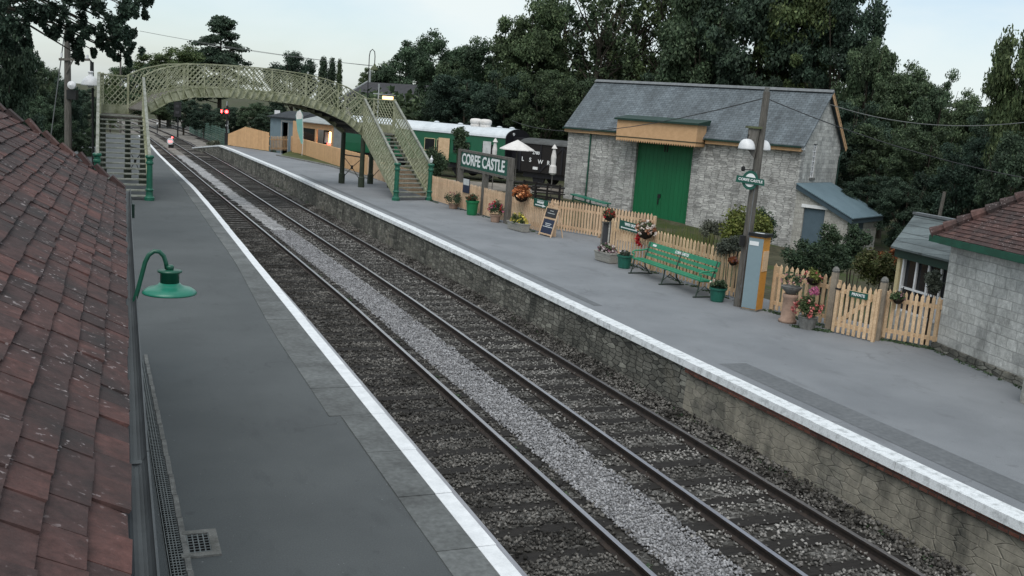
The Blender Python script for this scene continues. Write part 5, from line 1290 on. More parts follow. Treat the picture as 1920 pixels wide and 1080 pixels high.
for x in (-1.3, -5.1):
    for y in (-.5, -2.2): b.tube([(x, y-.06, .45), (x, y+.06, .45)], .45, 16)
b.build('underframe', 'coach_black', root)
O_ = E0-ax*1.15
def onwag(u, v): q = HIT(u, v, O_, O_+ax)-O_; return q.dot(ax), q.z
for ch, u, v, s_ in (('L', 980, 298, .37), ('S', 994, 300, .37), ('W', 1013, 304, .37), ('R', 1028, 306, .37), ('2780', 1005, 287, .27)):
    x, z = onwag(u, v); text(ch, s_, 'letter_white', root, (x, -.012, z), rot=(R(90), 0, R(180)), bold=.006)
x, z = onwag(1003, 315); b = MB(); b.box(x-.18, x+.18, -.055, -.018, z-.1, z+.07); b.build('label_plate', 'letter_white', root)

# parasols and picnic tables in the yard
def parasol(label, u, v, d, opened):
    p = D(u, v, d); gz = ground_z(p.x, p.y); p2 = Vector((p.x, p.y, gz))
    root = thing('parasol', label, 'parasol', p2, .3)
    z = p.z-gz
    b = MB(); b.tube([(0, 0, 0), (0, 0, z+.05)], .03, 8); b.build('pole', 'timber_grey', root)
    b = MB(); b.lathe([(.3, 0), (.3, .06), (.05, .1)], 10); b.build('base', 'concrete', root)
    b = MB()
    if opened: b.lathe([(1.02, -.55), (1.0, -.50), (.5, -.22), (.06, .0), (0, .03)], 8, (0, 0, z), cap=False); b.lathe([(1.0, -.56), (.5, -.27), (0, -.02)], 8, (0, 0, z), cap=False)
    else: b.lathe([(.12, -1.55), (.21, -1.45), (.19, -1.1), (.13, -1.0), (.15, -.6), (.07, -.15), (.16, -.13), (.1, -.03), (.03, .08)], 9, (0, 0, z))
    b.build('canopy', 'cloth_white', root)
parasol('open white parasol in the yard in front of the dark wagon', 971, 263, 56, True)
parasol('folded white parasol by the left corner of the stone shed', 1040, 274, 53, False)
parasol('folded white parasol against the end of the green carriage', 929, 262, 57, False)
for lb, u, d in (('dark picnic table in the yard just left of the stone shed', 1030, 53.5), ('dark picnic table under the open white parasol', 985, 55.5)):
    p = D(u, 330, d); gz = ground_z(p.x, p.y); root = thing('picnic_table', lb, 'picnic table', (p.x, p.y, gz), -.4, 'picnic tables in the yard')
    b = MB(); b.box(-.9, .9, -.4, .4, .72, .77); b.build('table_top', 'wagon_brown', root)
    for y in (-.75, .75): b = MB(); b.box(-.9, .9, y-.14, y+.14, .43, .48); b.build('seat', 'wagon_brown', root)
    for x in (-.65, .65): b = MB(); b.beam((x, -.75, 0), (x, -.2, .72), .06, .1); b.beam((x, .75, 0), (x, .2, .72), .06, .1); b.beam((x, -.8, .4), (x, .8, .4), .05, .1); b.build('leg_frame', 'wagon_brown', root)
pa_, pb_ = D(985, 330, 52.5), D(1052, 342, 50.5)
root, Ls = between('post_rail_fence', 'dark post and rail fence in the yard below the wagon', 'fence', pa_, pb_, z=ground_z(pa_.x, pa_.y))
for z in (.35, .68, 1.0): b = MB(); b.box(0, Ls, -.03, .03, z, z+.1); b.build('rail', 'wagon_brown', root)
for i in range(4): b = MB(); x = Ls*i/3; b.box(x-.05, x+.05, -.08, -.031, -.3, 1.15); b.build('post', 'wagon_brown', root)
# pale yard surface
b = MB(); b.quad(*[(p.x, p.y, ground_z(p.x, p.y)+.12) for p in (D(800, 300, 46), D(1060, 300, 46), D(1060, 300, 62), D(800, 300, 62))]); tag(b.build('yard', 'yard'), kind='structure')

# ------------------------------------------------------------------ far end of the platform
V3 = lambda p: Vector((p.x, p.y, 0))
a, c_ = G(427, 273), G(504, 284)
hp = lambda t: interp([(0, 1.0), (.42, 1.75), (1, 1.5)], t)
fence('solid orange boarded fence rising to a peak at the far end of the platform', a, c_, 'orange_board', step=.16, w=.155, posts=0, top=hp, rails=(.3, .8), name='board_fence', group='orange boarded fences')
g0, g1 = c_, Vector((14.0, 82.5, 0))
fence('little picket gate between the two orange boarded fences', (12.1, 80.2), (13.7, 81.8), 'picket', h=1.2, step=.2, w=.1, posts=0, name='picket_gate', kind='gate')
fence('long orange boarded fence sloping down behind the footbridge', (14.0, 82.0), (14.55, 58), 'orange_board', step=.155, w=.148, posts=0, h=1.25, name='board_fence', group='orange boarded fences')
fence('pale picket fence half hidden behind the footbridge stairs', (14.5, 57.8), (14.3, 45.2), 'picket_pale', step=.14, group=GF)
kp = [G(*q) for q in ((520, 292), (560, 300), (620, 312), (655, 322), (692, 336))]
b = MB()
for q0, q1 in zip(kp, kp[1:]): b.beam(q0+Vector((0, 0, .04)), q1+Vector((0, 0, .04)), .22, .1)
tag(b.build('kerb', 'kerb'), kind='structure')
gp = [Vector((q.x+.12, q.y, .03)) for q in kp]+[Vector((14.45, 56.5, .03)), Vector((14.4, 66, .03)), Vector((13.95, 81.5, .03))]
b = MB(); b.poly(gp); tag(b.build('grass_verge', 'grass'), kind='structure')
# sheds behind the boards
def hutbox(name, label, cat, pA, pB, dep, z0, zL, zR, wall, roof, side=None):
    root, Ls = between(name, label, cat, pA, pB, z=0)
    return root, Ls
pA, pB = D(506, 265, 83), D(562, 270, 80.5)
root, Ls = between('timber_shed', 'pale blue grey timber shed with an open dark doorway behind the little gate', 'shed', V3(pA), V3(pB))
zt = D(506, 219, 83).z
b = MB(); xd0, xd1 = Ls*.40, Ls*.60; b.box(0, xd0, 0, .1, -.6, zt); b.box(xd1, Ls, 0, .1, -.6, zt); b.box(xd0, xd1, 0, .1, zt-.35, zt); b.box(0, .1, .1, 2.6, -.6, zt); b.box(Ls-.1, Ls, .1, 2.6, -.6, zt); b.box(.1, Ls-.1, 2.5, 2.6, -.6, zt); b.build('wall', 'blue_shed', root)
b = MB(); b.box(.11, Ls-.11, 1.2, 1.25, -.6, zt); b.build('doorway', 'gap_dark', root)  # dark sheet inside the shed, interior shade put in as colour
b = MB(); b.box(xd0-.12, xd0-.01, -.03, -.002, -.6, zt-.3); b.box(xd1+.01, xd1+.1, -.03, -.002, -.6, zt-.3); b.box(xd0-.12, Ls, -.031, -.003, zt-.3, zt-.15); b.build('door_frame', 'grey_panel', root)
b = MB(); b.hexa([(-.2, -.3, zt), (Ls+.2, -.3, zt), (Ls+.2, 2.8, zt+.1), (-.2, 2.8, zt+.1), (0, -.3, zt+.08), (Ls+.2, -.3, zt+.08), (Ls-.3, 1.5, zt+.62), (.6, 1.5, zt+.62)]); b.build('roof', 'roof_felt', root)
pA, pB = D(548, 270, 79), D(622, 285, 74.5)
root, Ls = between('kiosk', 'peach kiosk with a pale roof and a glowing warm light in its window', 'kiosk', V3(pA), V3(pB))
zl, zr_ = D(560, 226, 78.5).z, D(622, 236, 74.5).z; zt = (zl+zr_)/2
def kx(u): q = HIT(u, 260, V3(pA), V3(pB)); return (q-V3(pA)).dot((V3(pB)-V3(pA)).normalized())
w1, w2, w3, w4 = kx(566), kx(590), kx(593.5), kx(620.5)
zs, zh = 1.0, zt-.45
b = MB(); b.box(0, w1, 0, .1, 0, zt); b.box(w2, w3, 0, .1, 0, zt); b.box(w4, Ls, 0, .1, 0, zt)
for x0, x1 in ((w1, w2), (w3, w4)): b.box(x0, x1, 0, .1, 0, zs); b.box(x0, x1, 0, .1, zh, zt)
b.build('front_wall', 'peach', root)
b = MB(); b.box(Ls-.1, Ls, .1, 2.9, 0, zt); b.box(0, .1, .1, 2.9, 0, zt); b.build('side_wall', 'grey_panel', root)
b = MB(); b.box(.1, Ls-.1, 2.8, 2.9, 0, zt); b.build('rear_wall', 'wagon_brown', root)
b = MB(); b.box(w1, w2, .04, .06, zs, zh); b.build('window', 'glass_dark', root)
b = MB(); b.hexa([(w1-.4, -.35, zt), (Ls+.15, -.35, zt), (Ls+.15, 3.1, zt), (w1-.4, 3.1, zt), (w1-.4, -.35, zt+.06), (Ls+.15, -.35, zt+.06), (Ls-.5, 1.5, zt+.55), (w1-.1, 1.5, zt+.55)]); b.build('roof', 'roof_pale', root)
b = MB(); x0 = kx(606.5); x1 = kx(617); b.box(x0, x1, .5, .6, 1.05, zh-.12); b.build('lit_display', 'kiosk_fire', root)
b = MB(); b.box(x0-.03, w4-.05, .35, .42, .85, 1.15); b.build('lit_panel', 'kiosk_red', root)
b = MB(); b.box(kx(596), kx(603), .6, .64, 1.1, zh-.15); b.build('pale_panel', 'pale_screen', root)
p = D(562, 268, 75); root = thing('feather_flag', 'tall pale green feather flag in front of the kiosk', 'flag', (p.x, p.y, 0), -.3)
zt = D(556, 205, 75).z
b = MB(); b.prism([(.22, 0, .9), (.26, 0, 1.6), (.16, 0, zt-.35), (-.05, 0, zt), (-.28, 0, zt-.15), (-.38, 0, zt-.45), (-.22, 0, 1.9), (.10, 0, .95)], (0, .012, 0)); fo = b.build('cloth', 'flag_cloth', root)
b = MB(); b.prism([(-.36, -.004, zt-.45), (-.28, -.004, zt-.17), (-.06, -.004, zt-.03), (.12, -.004, zt-.35), (.10, -.004, zt-.7), (-.3, -.004, zt-.75)], (0, -.004, 0)); b.build('flag_head', 'cloth_white', fo)
b = MB(); b.tube([(.2, 0, 0), (.25, 0, 1.2), (.15, .006, zt-.4)], .02, 6); b.build('pole', 'enamel_white', root)

# signals
p = G(421, 271); p.x += .15
root = thing('signal_post', 'dark signal post with a lit red lamp at the platform end', 'signal', (p.x, p.y, 0), -YAW)
zl = D(420, 209, Vector((p.x, p.y, 0)).dot(FH)).z
b = MB(); b.tube([(0, 0, 0), (0, 0, zl+.45)], .075, 8); b.lathe([(.09, 0), (.05, .15), (.02, .4), (0, .42)], 8, (0, 0, zl+.45)); b.box(-.14, .14, -.1, .1, 0, 1.0); b.build('post', 'iron_black', root)
b = MB(); b.box(-.24, .24, -.12, .05, zl-.3, zl+.32); b.build('signal_head', 'iron_black', root)
b = MB(); b.lathe([(0, 0), (.13, 0), (.13, .05), (0, .07)], 14, cap=False); q = b.build('lamp', 'signal_red', root); q.location = (0, -.13, zl); q.rotation_euler = (R(90), 0, 0)
b = MB(); b.box(-.52, -.42, -.06, .0, zl-.12, zl+.12); b.build('side_lamp', 'signal_red', root)
b = MB(); b.box(-.45, -.2, -.05, -.03, zl-.03, zl+.03); b.box(-.1, .1, -.06, .06, 1.55, 1.7); b.build('bracket', 'grey_panel', root)
b = MB(); b.box(.09, .13, -.02, .02, .9, 2.0); b.box(-.03, .03, -.1, -.076, zl+.5, zl+.9); b.build('rod', 'grey_panel', root)
p = G(320, 276, -1.0)
root = thing('ground_signal', 'small round white faced ground signal between the far rails', 'signal', (p.x, p.y, -1.07), -YAW)
b = MB(); b.lathe([(0, 0), (.30, 0), (.30, .05), (0, .05)], 18, cap=False); q = b.build('disc', 'enamel_white', root); q.location = (0, -.1, .62); q.rotation_euler = (R(90), 0, 0)
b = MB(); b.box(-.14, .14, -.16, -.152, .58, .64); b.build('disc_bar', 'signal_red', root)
b = MB(); b.box(-.2, .2, -.05, .25, 0, .3); b.tube([(0, 0, .2), (0, 0, .95)], .05, 6); b.build('stand', 'iron_black', root)
b = MB(); b.box(.1, .2, -.12, -.05, .93, 1.05); b.build('lamp', 'signal_red', root)
for nm, u, v, d, lb in (('signal_back', 333, 205, 112, 'black back of a two aspect signal seen under the bridge'),):
    p = D(u, v, d); root = thing('colour_light_signal', lb, 'signal', (p.x, p.y, -1.07), -YAW); z = p.z+1.07
    b = MB(); b.box(-.4, .4, -.1, .1, z-.85, z+.85); b.build('backboard', 'iron_black', root)
    b = MB()
    for dz in (-.4, .4):
        b.lathe([(.2, 0), (.2, .05), (.1, .05)], 10, (0, 0, 0), cap=False)
    q = MB(); q.box(-.2, .2, -.14, -.1, z+.2, z+.5); q.box(-.2, .2, -.14, -.1, z-.5, z-.2); q.build('hood', 'house_roof', root)
    b = MB(); b.tube([(0, .15, 0), (0, .15, z)], .09, 8); b.build('post', 'iron_black', root)
p = D(205, 198, 118); root = thing('signal_post', 'distant signal with a tiny red light seen through the left stair lattice', 'signal', (p.x, p.y, -1.07), -YAW); z = p.z+1.07
b = MB(); b.tube([(0, .1, 0), (0, .1, z+.5)], .08, 8); b.build('post', 'iron_black', root)
b = MB(); b.box(-.22, .22, -.05, .1, z-.3, z+.3); b.build('signal_head', 'iron_black', root)
b = MB(); b.lathe([(0, 0), (.11, 0), (.11, .04), (0, .05)], 10, cap=False); q = b.build('lamp', 'signal_red', root); q.location = (0, -.07, z); q.rotation_euler = (R(90), 0, 0)
for u, v, d, lb, s_ in ((295, 232, 118, 'small white marker lamp beside the far siding', .12), (315, 219, 135, 'white marker by the distant track curve', .14), (342, 224, 128, 'white marker post beyond the siding track', .16)):
    p = D(u, v, d); root = thing('track_marker', lb, 'marker', (p.x, p.y, -1.1), -YAW, 'white markers by the far tracks')
    b = MB(); b.tube([(0, 0, 0), (0, 0, p.z+1.1)], .05, 6); b.build('post', 'iron_black', root)
    b = MB(); b.lathe([(s_*.6, -s_), (s_, 0), (s_*.5, s_), (0, s_)], 8, (0, 0, p.z+1.1), cap=False); b.build('head', 'enamel_white', root)
p = D(295, 262, 84)
# green mesh fence
a, c_ = D(355, 240, 128), D(427, 268, 93); a.z = c_.z = 0
root, Ls = between('mesh_fence', 'pale green mesh fence beside the far siding', 'fence', a, c_, z=-1.1)
b = MB()
for x in np.arange(0, Ls, .42): b.box(x, x+.05, 0, .03, .05, 1.95)
for z in np.arange(.1, 2.0, .22): b.box(0, Ls, -.022, -.002, z, z+.035)
b.build('mesh', 'mesh_green', root)
for i in range(12): b = MB(); x = Ls*i/11; b.box(x-.05, x+.05, .032, .12, 0, 2.05); b.build('post', 'mesh_green', root)
p = D(520, 211, 90); root = thing('white_board_sign', 'white rectangular board sign on a post behind the orange fence', 'sign', (p.x, p.y, 0), -YAW)
b = MB(); b.box(-.25, .25, -.03, 0, p.z-.2, p.z+.2); b.build('board', 'enamel_white', root); b = MB(); b.box(-.05, .05, 0, .08, -1, p.z+.1); b.build('post', 'grey_panel', root)

# house, street lamps
h0, h1 = D(640, 190, 108), D(782, 212, 101); h0.z = h1.z = 0
root, Ls = between('house', 'dark roofed house standing behind the footbridge and the carriage', 'house', h0, h1)
zr = D(660, 150, 107).z; ze = D(778, 192, 101).z-.3
b = MB(); b.box(.2, Ls-.2, .2, 7.8, -1, ze); b.build('wall', 'house_wall', root)
b = MB(); b.hexa([(-.1, -.3, ze), (Ls+.3, -.3, ze), (Ls+.3, 8.3, ze), (-.1, 8.3, ze), (-.1, 3.9, zr), (Ls-.2, 3.9, zr), (Ls-.2, 4.1, zr), (-.1, 4.1, zr)]); rf = b.build('roof', 'house_roof', root)
b = MB(); b.beam((-.15, -.35, ze), (-.15, 4, zr+.05), .12, .25); b.beam((-.15, 8.3, ze), (-.15, 4, zr+.05), .12, .25); b.build('bargeboard', 'grey_panel', rf)
b = MB(); b.tube([(.1, 4, zr), (.1, 4, zr+1.3)], .12, 8); b.build('flue', 'grey_panel', rf)
p = D(728, 184, 70); root = thing('platform_lamp', 'short lamp on a post with a lit amber box above the right stairs', 'lamp', (p.x, p.y, ground_z(p.x, p.y)), -YAW); z = p.z-ground_z(p.x, p.y)
b = MB(); b.tube([(-.7, 0, 0), (-.7, 0, z+.95)], .05, 8); b.beam((-1.1, 0, z+.25), (.5, 0, z+.22), .06, .06); b.build('post', 'grey_panel', root)
b = MB(); b.box(-.40, .34, -.12, .12, z-.13, z+.13); b.build('lit_box', 'lamp_hot', root)
b = MB(); b.box(-.5, .42, -.16, .16, z+.162, z+.21); b.box(-.5, .42, -.16, .16, z-.24, z-.162); b.build('hood', 'iron_black', root)
p = D(690, 160, 88); root = thing('street_lamp', 'tall hooped swan neck street lamp with hanging round shade, left of the wood', 'street lamp', (p.x, p.y, -.5), -YAW)
zt = D(695, 92, 88).z+.5; zs = D(698, 128, 88).z+.5
b = MB(); b.tube([(0, 0, 0), (0, 0, zt-.6), (.06, 0, zt-.2), (.25, 0, zt), (.45, 0, zt-.2), (.5, 0, zt-.6), (.5, 0, zs+.4)], .04, 8); b.build('post', 'iron_black', root)
b = MB(); b.lathe([(.36, -.15), (.36, -.08), (.25, .12), (.1, .22), (.08, .4)], 14, (.5, 0, zs)); b.build('shade', 'mossy', root)
# black lamp post with white dome, far side of the station building
dl_ = 43.0; p = D(168, 155, dl_)
root = thing('lamp_post', 'slim black lamp post with a white domed shade beside the left stairs', 'lamp post', (p.x, p.y, 0), -YAW)
z = p.z
b = MB(); b.tube([(.02, .3, -1), (0, .3, z+.9), ], .055, 8); b.tube([(0, .3, z+.85), (.0, .1, z+.95), (0.05, 0, z+.7), (.05, 0, z+.35)], .03, 6); b.build('post', 'iron_black', root)
b = MB(); b.lathe([(.40, -.13), (.40, -.08), (.33, .10), (.2, .24), (.1, .30), (.09, .42), (.12, .44), (.1, .5)], 18, (.05, 0, z)); b.build('shade', 'enamel_white', root, smooth=True)
b = MB(); b.lathe([(.12, -.22), (.14, -.12)], 12, (.05, 0, z)); b.build('bulb', 'pale_screen', root)
# left telegraph pole with loudspeaker disc
p = D(128, 240, 42); root = thing('telegraph_pole', 'mossy grey telegraph pole with stay wires at the upper left', 'telegraph pole', (p.x, p.y, -.5), -YAW)
zt = D(126, 52, 42).z+.5
b = MB(); b.tube([(0, 0, 0), (-.02, 0, zt)], [.17, .12], 10); b.build('pole', 'pole_wood', root)
b = MB(); zc = D(150, 112, 42).z+.5; b.beam((-.3, -.15, zc-.05), (1.0, -.15, zc+.03), .09, .1); b.tube([(.3, -.15, zc), (0, -.15, zc-.6)], .03, 6); b.build('cross_arm', 'timber_grey', root)
b = MB()
for x in (-.2, .9): b.tube([(x, -.15, zc+.05), (x, -.15, zc+.22)], .05, 8)
b.build('insulator', 'enamel_white', root)
b = MB(); b.tube([(-.1, -.1, zt-.3), (-1.0, -.2, 0)], .022, 6); b.tube([(.08, -.1, zt-.5), (.35, -.1, zt-1.2)], .022, 6); b.build('stay', 'cable_pale', root)
pd = D(140, 160, 42)
zz = pd.z+.5; b = MB(); b.lathe([(0, 0), (.17, 0), (.17, .09), (0, .16)], 16, cap=False); q = b.build('disc', 'enamel_white', root); q.location = (.28, -.22, zz); q.rotation_euler = (R(90), 0, 0)
b = MB(); b.box(.02, .42, -.2, .05, zz-.6, zz-.2); b.box(0, .3, -.1, 0, zz-.05, zz+.05); b.build('switch_box', 'iron_black', root)

# overhead cables
def cable(label, pts, r=.012, mt='cable'):
    b = MB(); P_ = [Vector(p) for p in pts]; o = P_[0]
    root = thing('overhead_cable', label, 'cable', o); b.tube(P_, r, 5)
    me = b.build('cable', mt, root, True); return root
def sag(p, q, s_, n=14): return [p.lerp(q, i/n)-Vector((0, 0, s_*4*(i/n)*(1-i/n))) for i in range(n+1)]
cable('thin dark cable dropping left from the timber pole across the shed roof', sag(D(1433, 184, 24.0), D(960, 226, 66), .75), .014)
cable('thin dark cable dropping right from the timber pole past the shed gable', sag(D(1436, 184, 24.0), D(1990, 345, 26), .25), .012)
cable('sagging pale cable from the shed gable apex out to the right', sag(D(1557, 196, 44), D(2000, 218, 38), .62), .018, 'cable_pale')
cable('faint wire across the pale sky above the footbridge', sag(D(262, 58, 100), D(700, 124, 100), .25), .022, 'cable_pale')
cable('second faint wire low across the sky behind the cedar', sag(D(360, 78, 120), D(760, 128, 120), .3), .02, 'cable_pale')
p = D(226, 135, 110); root = thing('utility_pole', 'slim distant pole against the sky left of the bridge', 'pole', (p.x, p.y, -1)); b = MB(); b.tube([(0, 0, 0), (0, 0, D(226, 88, 110).z+1)], [.14, .08], 7); b.build('pole', 'pole_wood', root)

# ------------------------------------------------------------------ trees
def limbs(b, h0, h1, spread, n, rs, r0=.22):
    b.tube([(0, 0, -.6), (.05, .02, h0*.5), (.0, .06, h0)], [r0*1.25, r0, r0*.8], 9)
    for i in range(n):
        a = 6.283*i/n+rs.uniform(-.4, .4); k = rs.uniform(.5, 1); e = Vector((math.cos(a)*spread*k, math.sin(a)*spread*k, h0+(h1-h0)*rs.uniform(.35, 1)))
        s_ = Vector((0, .05, h0*rs.uniform(.65, 1))); m_ = s_.lerp(e, .5)+Vector((0, 0, .35))
        b.tube([s_, m_, e], [r0*.5, r0*.3, r0*.1], 6)
    b.tube([(0, .06, h0), (.1, 0, (h0+h1)/2), (0, .1, h1)], [r0*.8, r0*.45, r0*.12], 7)
def proto_broad(seed, mt, nl=190, per=290, leaf=.215, R_=4.9, cz=6.2, rz=5.5, low=-.95):
    rs = np.random.RandomState(seed)
    root = thing('broadleaf_tree', 'tree', 'tree', (0, 0, -500))
    b = MB(); limbs(b, 3.2, 9.6, 3.0, 8, rs); b.build('trunk', 'trunk', root)
    lob = []
    for i in range(15):                       # big lobes give an uneven outline
        d = rs.normal(size=3); d /= np.linalg.norm(d); d[2] = max(d[2], low)
        lob.append((d*np.array([R_, R_, rz])*rs.uniform(.45, .80), rs.uniform(1.0, 1.9)))
    c = []; r = []
    for i in range(nl):
        d = rs.normal(size=3); d /= np.linalg.norm(d)
        if i % 5 < 2: q = d*rs.uniform(.3, .78)*np.array([R_, R_, rz*.95])
        else: o, lr = lob[i % len(lob)]; q = o+d*lr*rs.uniform(.2, .85)
        c.append(q+np.array([0, 0, cz])); q = rs.uniform(.45, 1.0); r.append((q, q, q*.62))
    foliage('crown', c, r, per, leaf, mt, root, seed, .25)
    return root
def proto_wispy(seed, mt):
    rs = np.random.RandomState(seed)
    root = thing('broadleaf_tree', 'tree', 'tree', (0, 0, -500)); b = MB(); ends = []
    b.tube([(0, 0, -.6), (.1, 0, 4), (.0, .1, 8)], [.28, .2, .14], 8)
    for i in range(26):
        z0 = rs.uniform(2.5, 8); a = rs.rand()*6.283; l = rs.uniform(1.6, 4.4)*(1-.05*z0)
        e = Vector((math.cos(a)*l, math.sin(a)*l, z0+rs.uniform(1.2, 3.6))); s_ = Vector((.05, .05, z0)); m_ = s_.lerp(e, .5)+Vector((rs.uniform(-.3, .3), rs.uniform(-.3, .3), .1))
        b.tube([s_, m_, e], [.085, .05, .018], 5); ends.append(e)
        for k in range(4):
            q = m_.lerp(e, rs.rand()); e2 = q+Vector(tuple(rs.uniform(-1.1, 1.1, 3)))+Vector((0, 0, .5)); b.tube([q, e2], [.03, .01], 4); ends.append(e2)
    b.build('trunk', 'trunk', root)
    c = [tuple(e+Vector(tuple(rs.uniform(-.3, .3, 3)))) for e in ends if rs.rand() > .18]
    foliage('crown', c, rs.uniform(.35, .75, len(c)), 75, .24, mt, root, seed, .1); return root
def proto_cypress(seed):
    rs = np.random.RandomState(seed); root = thing('cypress_tree', 'tree', 'tree', (0, 0, -500))
    b = MB(); b.tube([(0, 0, -.5), (0, 0, 8)], [.2, .05], 7); b.build('trunk', 'trunk', root)
    c = []; r = []
    for i in range(60):
        z = rs.uniform(.4, 9.6); rad = 1.15*(1-(z/10)**2.2)*.75; a = rs.rand()*6.283; c.append((math.cos(a)*rad*.7, math.sin(a)*rad*.7, z)); r.append((.45, .45, .8))
    foliage('crown', c, r, 170, .22, 'leaf_dark', root, seed, .3); return root
def proto_cedar(seed):
    rs = np.random.RandomState(seed); root = thing('cedar_tree', 'tree', 'tree', (0, 0, -500))
    b = MB(); b.tube([(0, 0, -.5), (0, 0, 9.5)], [.3, .06], 8); c = []; r = []
    for i in range(60):
        z = rs.uniform(2.6, 10.6); rad = (1.0-(max(0, z-5.2)/6.4)**1.3)*4.3*(1 if z > 4 else .8)*rs.uniform(.25, 1); a = rs.rand()*6.283
        e = (math.cos(a)*rad, math.sin(a)*rad, z-.12*rad); b.tube([(0, 0, z-.6), e], [.07, .02], 5); c.append(e); r.append((.95, .95, .28))
        c.append((e[0]*.6, e[1]*.6, z)); r.append((.95, .95, .3))
    b.build('trunk', 'trunk', root); foliage('crown', c, r, 260, .26, 'leaf_dark', root, seed, .1); return root
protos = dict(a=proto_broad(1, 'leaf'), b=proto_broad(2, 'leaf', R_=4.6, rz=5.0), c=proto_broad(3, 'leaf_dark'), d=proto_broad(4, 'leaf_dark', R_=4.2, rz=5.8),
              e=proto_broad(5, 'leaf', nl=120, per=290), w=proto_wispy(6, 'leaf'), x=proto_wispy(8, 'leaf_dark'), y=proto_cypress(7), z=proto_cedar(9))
HS = dict(y=(10.2, 1.15), z=(10.9, 4.9), w=(12.3, 4.4), x=(12.3, 4.4))
used = {}; rt = random.Random(77)
def tree(k, u, d, vtop, hw, label, group=None, z0=None, name=None):
    p = D(u, 142.8+.0761*u, d); gz = ground_z(p.x, p.y) if z0 is None else z0
    hor = 142.8+.0761*u; top = HC+(hor-vtop)/FPX*d
    H0, R0_ = HS.get(k, (12.2, 5.0))
    sz = (top-gz)/H0; sx_ = hw/FPX*d/R0_*(1.42 if k not in 'yz' else 1.15)
    root = protos[k] if not used.get(k) else copy_tree(protos[k]); used[k] = 1
    root.location = (p.x, p.y, gz); root.rotation_euler = (0, 0, rt.uniform(0, 6.28)); root.scale = (sx_, sx_, sz)
    root['label'] = label; root['group'] = group or 'trees of the wood behind the station'
    return root
W = [
 ('a', 706, 125, 100, 36, 'low rounded tree at the left end of the wood beside the hooped street lamp'),
 ('b', 760, 116, 32, 66, 'tall leafy tree forming the left shoulder of the wood above the house roof'),
 ('a', 836, 90, 38, 56, 'broad tree standing behind the white carriage roof, second from the wood edge'),
 ('e', 880, 86, 34, 52, 'tree with uneven top between the two dome ventilators and the sky dip'),
 ('b', 925, 84, 18, 66, 'tree rising above the right end of the green carriage'),
 ('a', 985, 80, -40, 74, 'very tall tree rising out of frame above the dark wagon'),
 ('w', 1045, 84, -70, 84, 'thin crowned tree showing sky between its branches above the shed left corner'),
 ('x', 1110, 80, -60, 80, 'open branched dark tree against bright sky behind the left half of the shed roof'),
 ('w', 1175, 84, -90, 84, 'sparse airy tree with bare limbs above the middle of the shed ridge'),
 ('x', 1238, 82, -80, 70, 'bare limbed tree with bright gaps above the shed ridge'),
 ('b', 1310, 74, -130, 88, 'dense towering tree behind the middle of the shed roof'),
 ('c', 1395, 72, -150, 95, 'dense dark tree directly behind the timber pole top'),
 ('a', 1478, 71, -150, 92, 'dense tall tree above the right part of the shed ridge'),
 ('d', 1555, 68, -100, 84, 'dark tree behind the shed gable apex'),
 ('b', 1612, 64, 0, 56, 'tall tree whose crown edge meets the open sky right of the shed'),
 ('a', 1690, 62, 84, 60, 'rounded tree below the open sky, first one right of the shed gable'),
 ('e', 1752, 60, 88, 52, 'rounded tree in the middle of the skyline below the open sky'),
 ('a', 1806, 58, 138, 48, 'lower tree on the skyline above the slate roofed outbuilding'),
 ('c', 1848, 56, 160, 46, 'lowest dark tree in the dip of the right hand skyline'),
 ('b', 1925, 40, -230, 78, 'big dark tree cut off by the right edge against the sky'),
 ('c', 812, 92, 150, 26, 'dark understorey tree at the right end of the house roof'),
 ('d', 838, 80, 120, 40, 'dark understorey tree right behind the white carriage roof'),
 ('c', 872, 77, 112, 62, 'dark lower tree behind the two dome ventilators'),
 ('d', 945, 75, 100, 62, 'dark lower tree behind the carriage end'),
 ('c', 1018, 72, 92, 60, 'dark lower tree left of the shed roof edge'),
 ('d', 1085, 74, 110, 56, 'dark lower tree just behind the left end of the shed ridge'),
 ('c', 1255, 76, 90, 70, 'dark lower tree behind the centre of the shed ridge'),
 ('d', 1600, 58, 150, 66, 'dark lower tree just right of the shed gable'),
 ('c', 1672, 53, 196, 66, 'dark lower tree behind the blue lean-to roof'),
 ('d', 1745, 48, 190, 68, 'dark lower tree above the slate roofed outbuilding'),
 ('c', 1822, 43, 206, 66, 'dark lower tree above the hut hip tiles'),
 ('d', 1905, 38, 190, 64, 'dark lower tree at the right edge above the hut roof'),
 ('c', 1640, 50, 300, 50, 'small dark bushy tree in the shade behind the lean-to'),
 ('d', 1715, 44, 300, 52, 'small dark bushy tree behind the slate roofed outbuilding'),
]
for q in W: tree(*q)
LG = 'dark trees on the left beyond the station roof'
for q in [('d', -10, 31, -120, 70, 'big dark tree at the extreme upper left'), ('c', 55, 50, 66, 46, 'dark tree left of the telegraph pole'), ('d', 118, 56, 112, 36, 'dark tree directly behind the telegraph pole'),
          ('c', 15, 34, 130, 55, 'low dark bushy tree just beyond the tiled roof ridge'), ('a', 80, 47, 150, 40, 'low greener bush tree beside the telegraph pole foot'), ('a', 158, 58, 225, 18, 'small bush tree at the foot of the black lamp post'),
          ('a', 207, 95, 116, 22, 'small distant tree top left of the stair lattice'), ('c', 170, 72, 165, 26, 'dark tree behind the white domed lamp'), ('d', 92, 62, 92, 34, 'dark tree just left of the telegraph pole top'), ('c', 110, 52, 190, 40, 'dark bush tree under the telegraph pole cross arm')]: tree(*q, group=LG, z0=-1.2)
FG = 'distant trees beyond the footbridge'
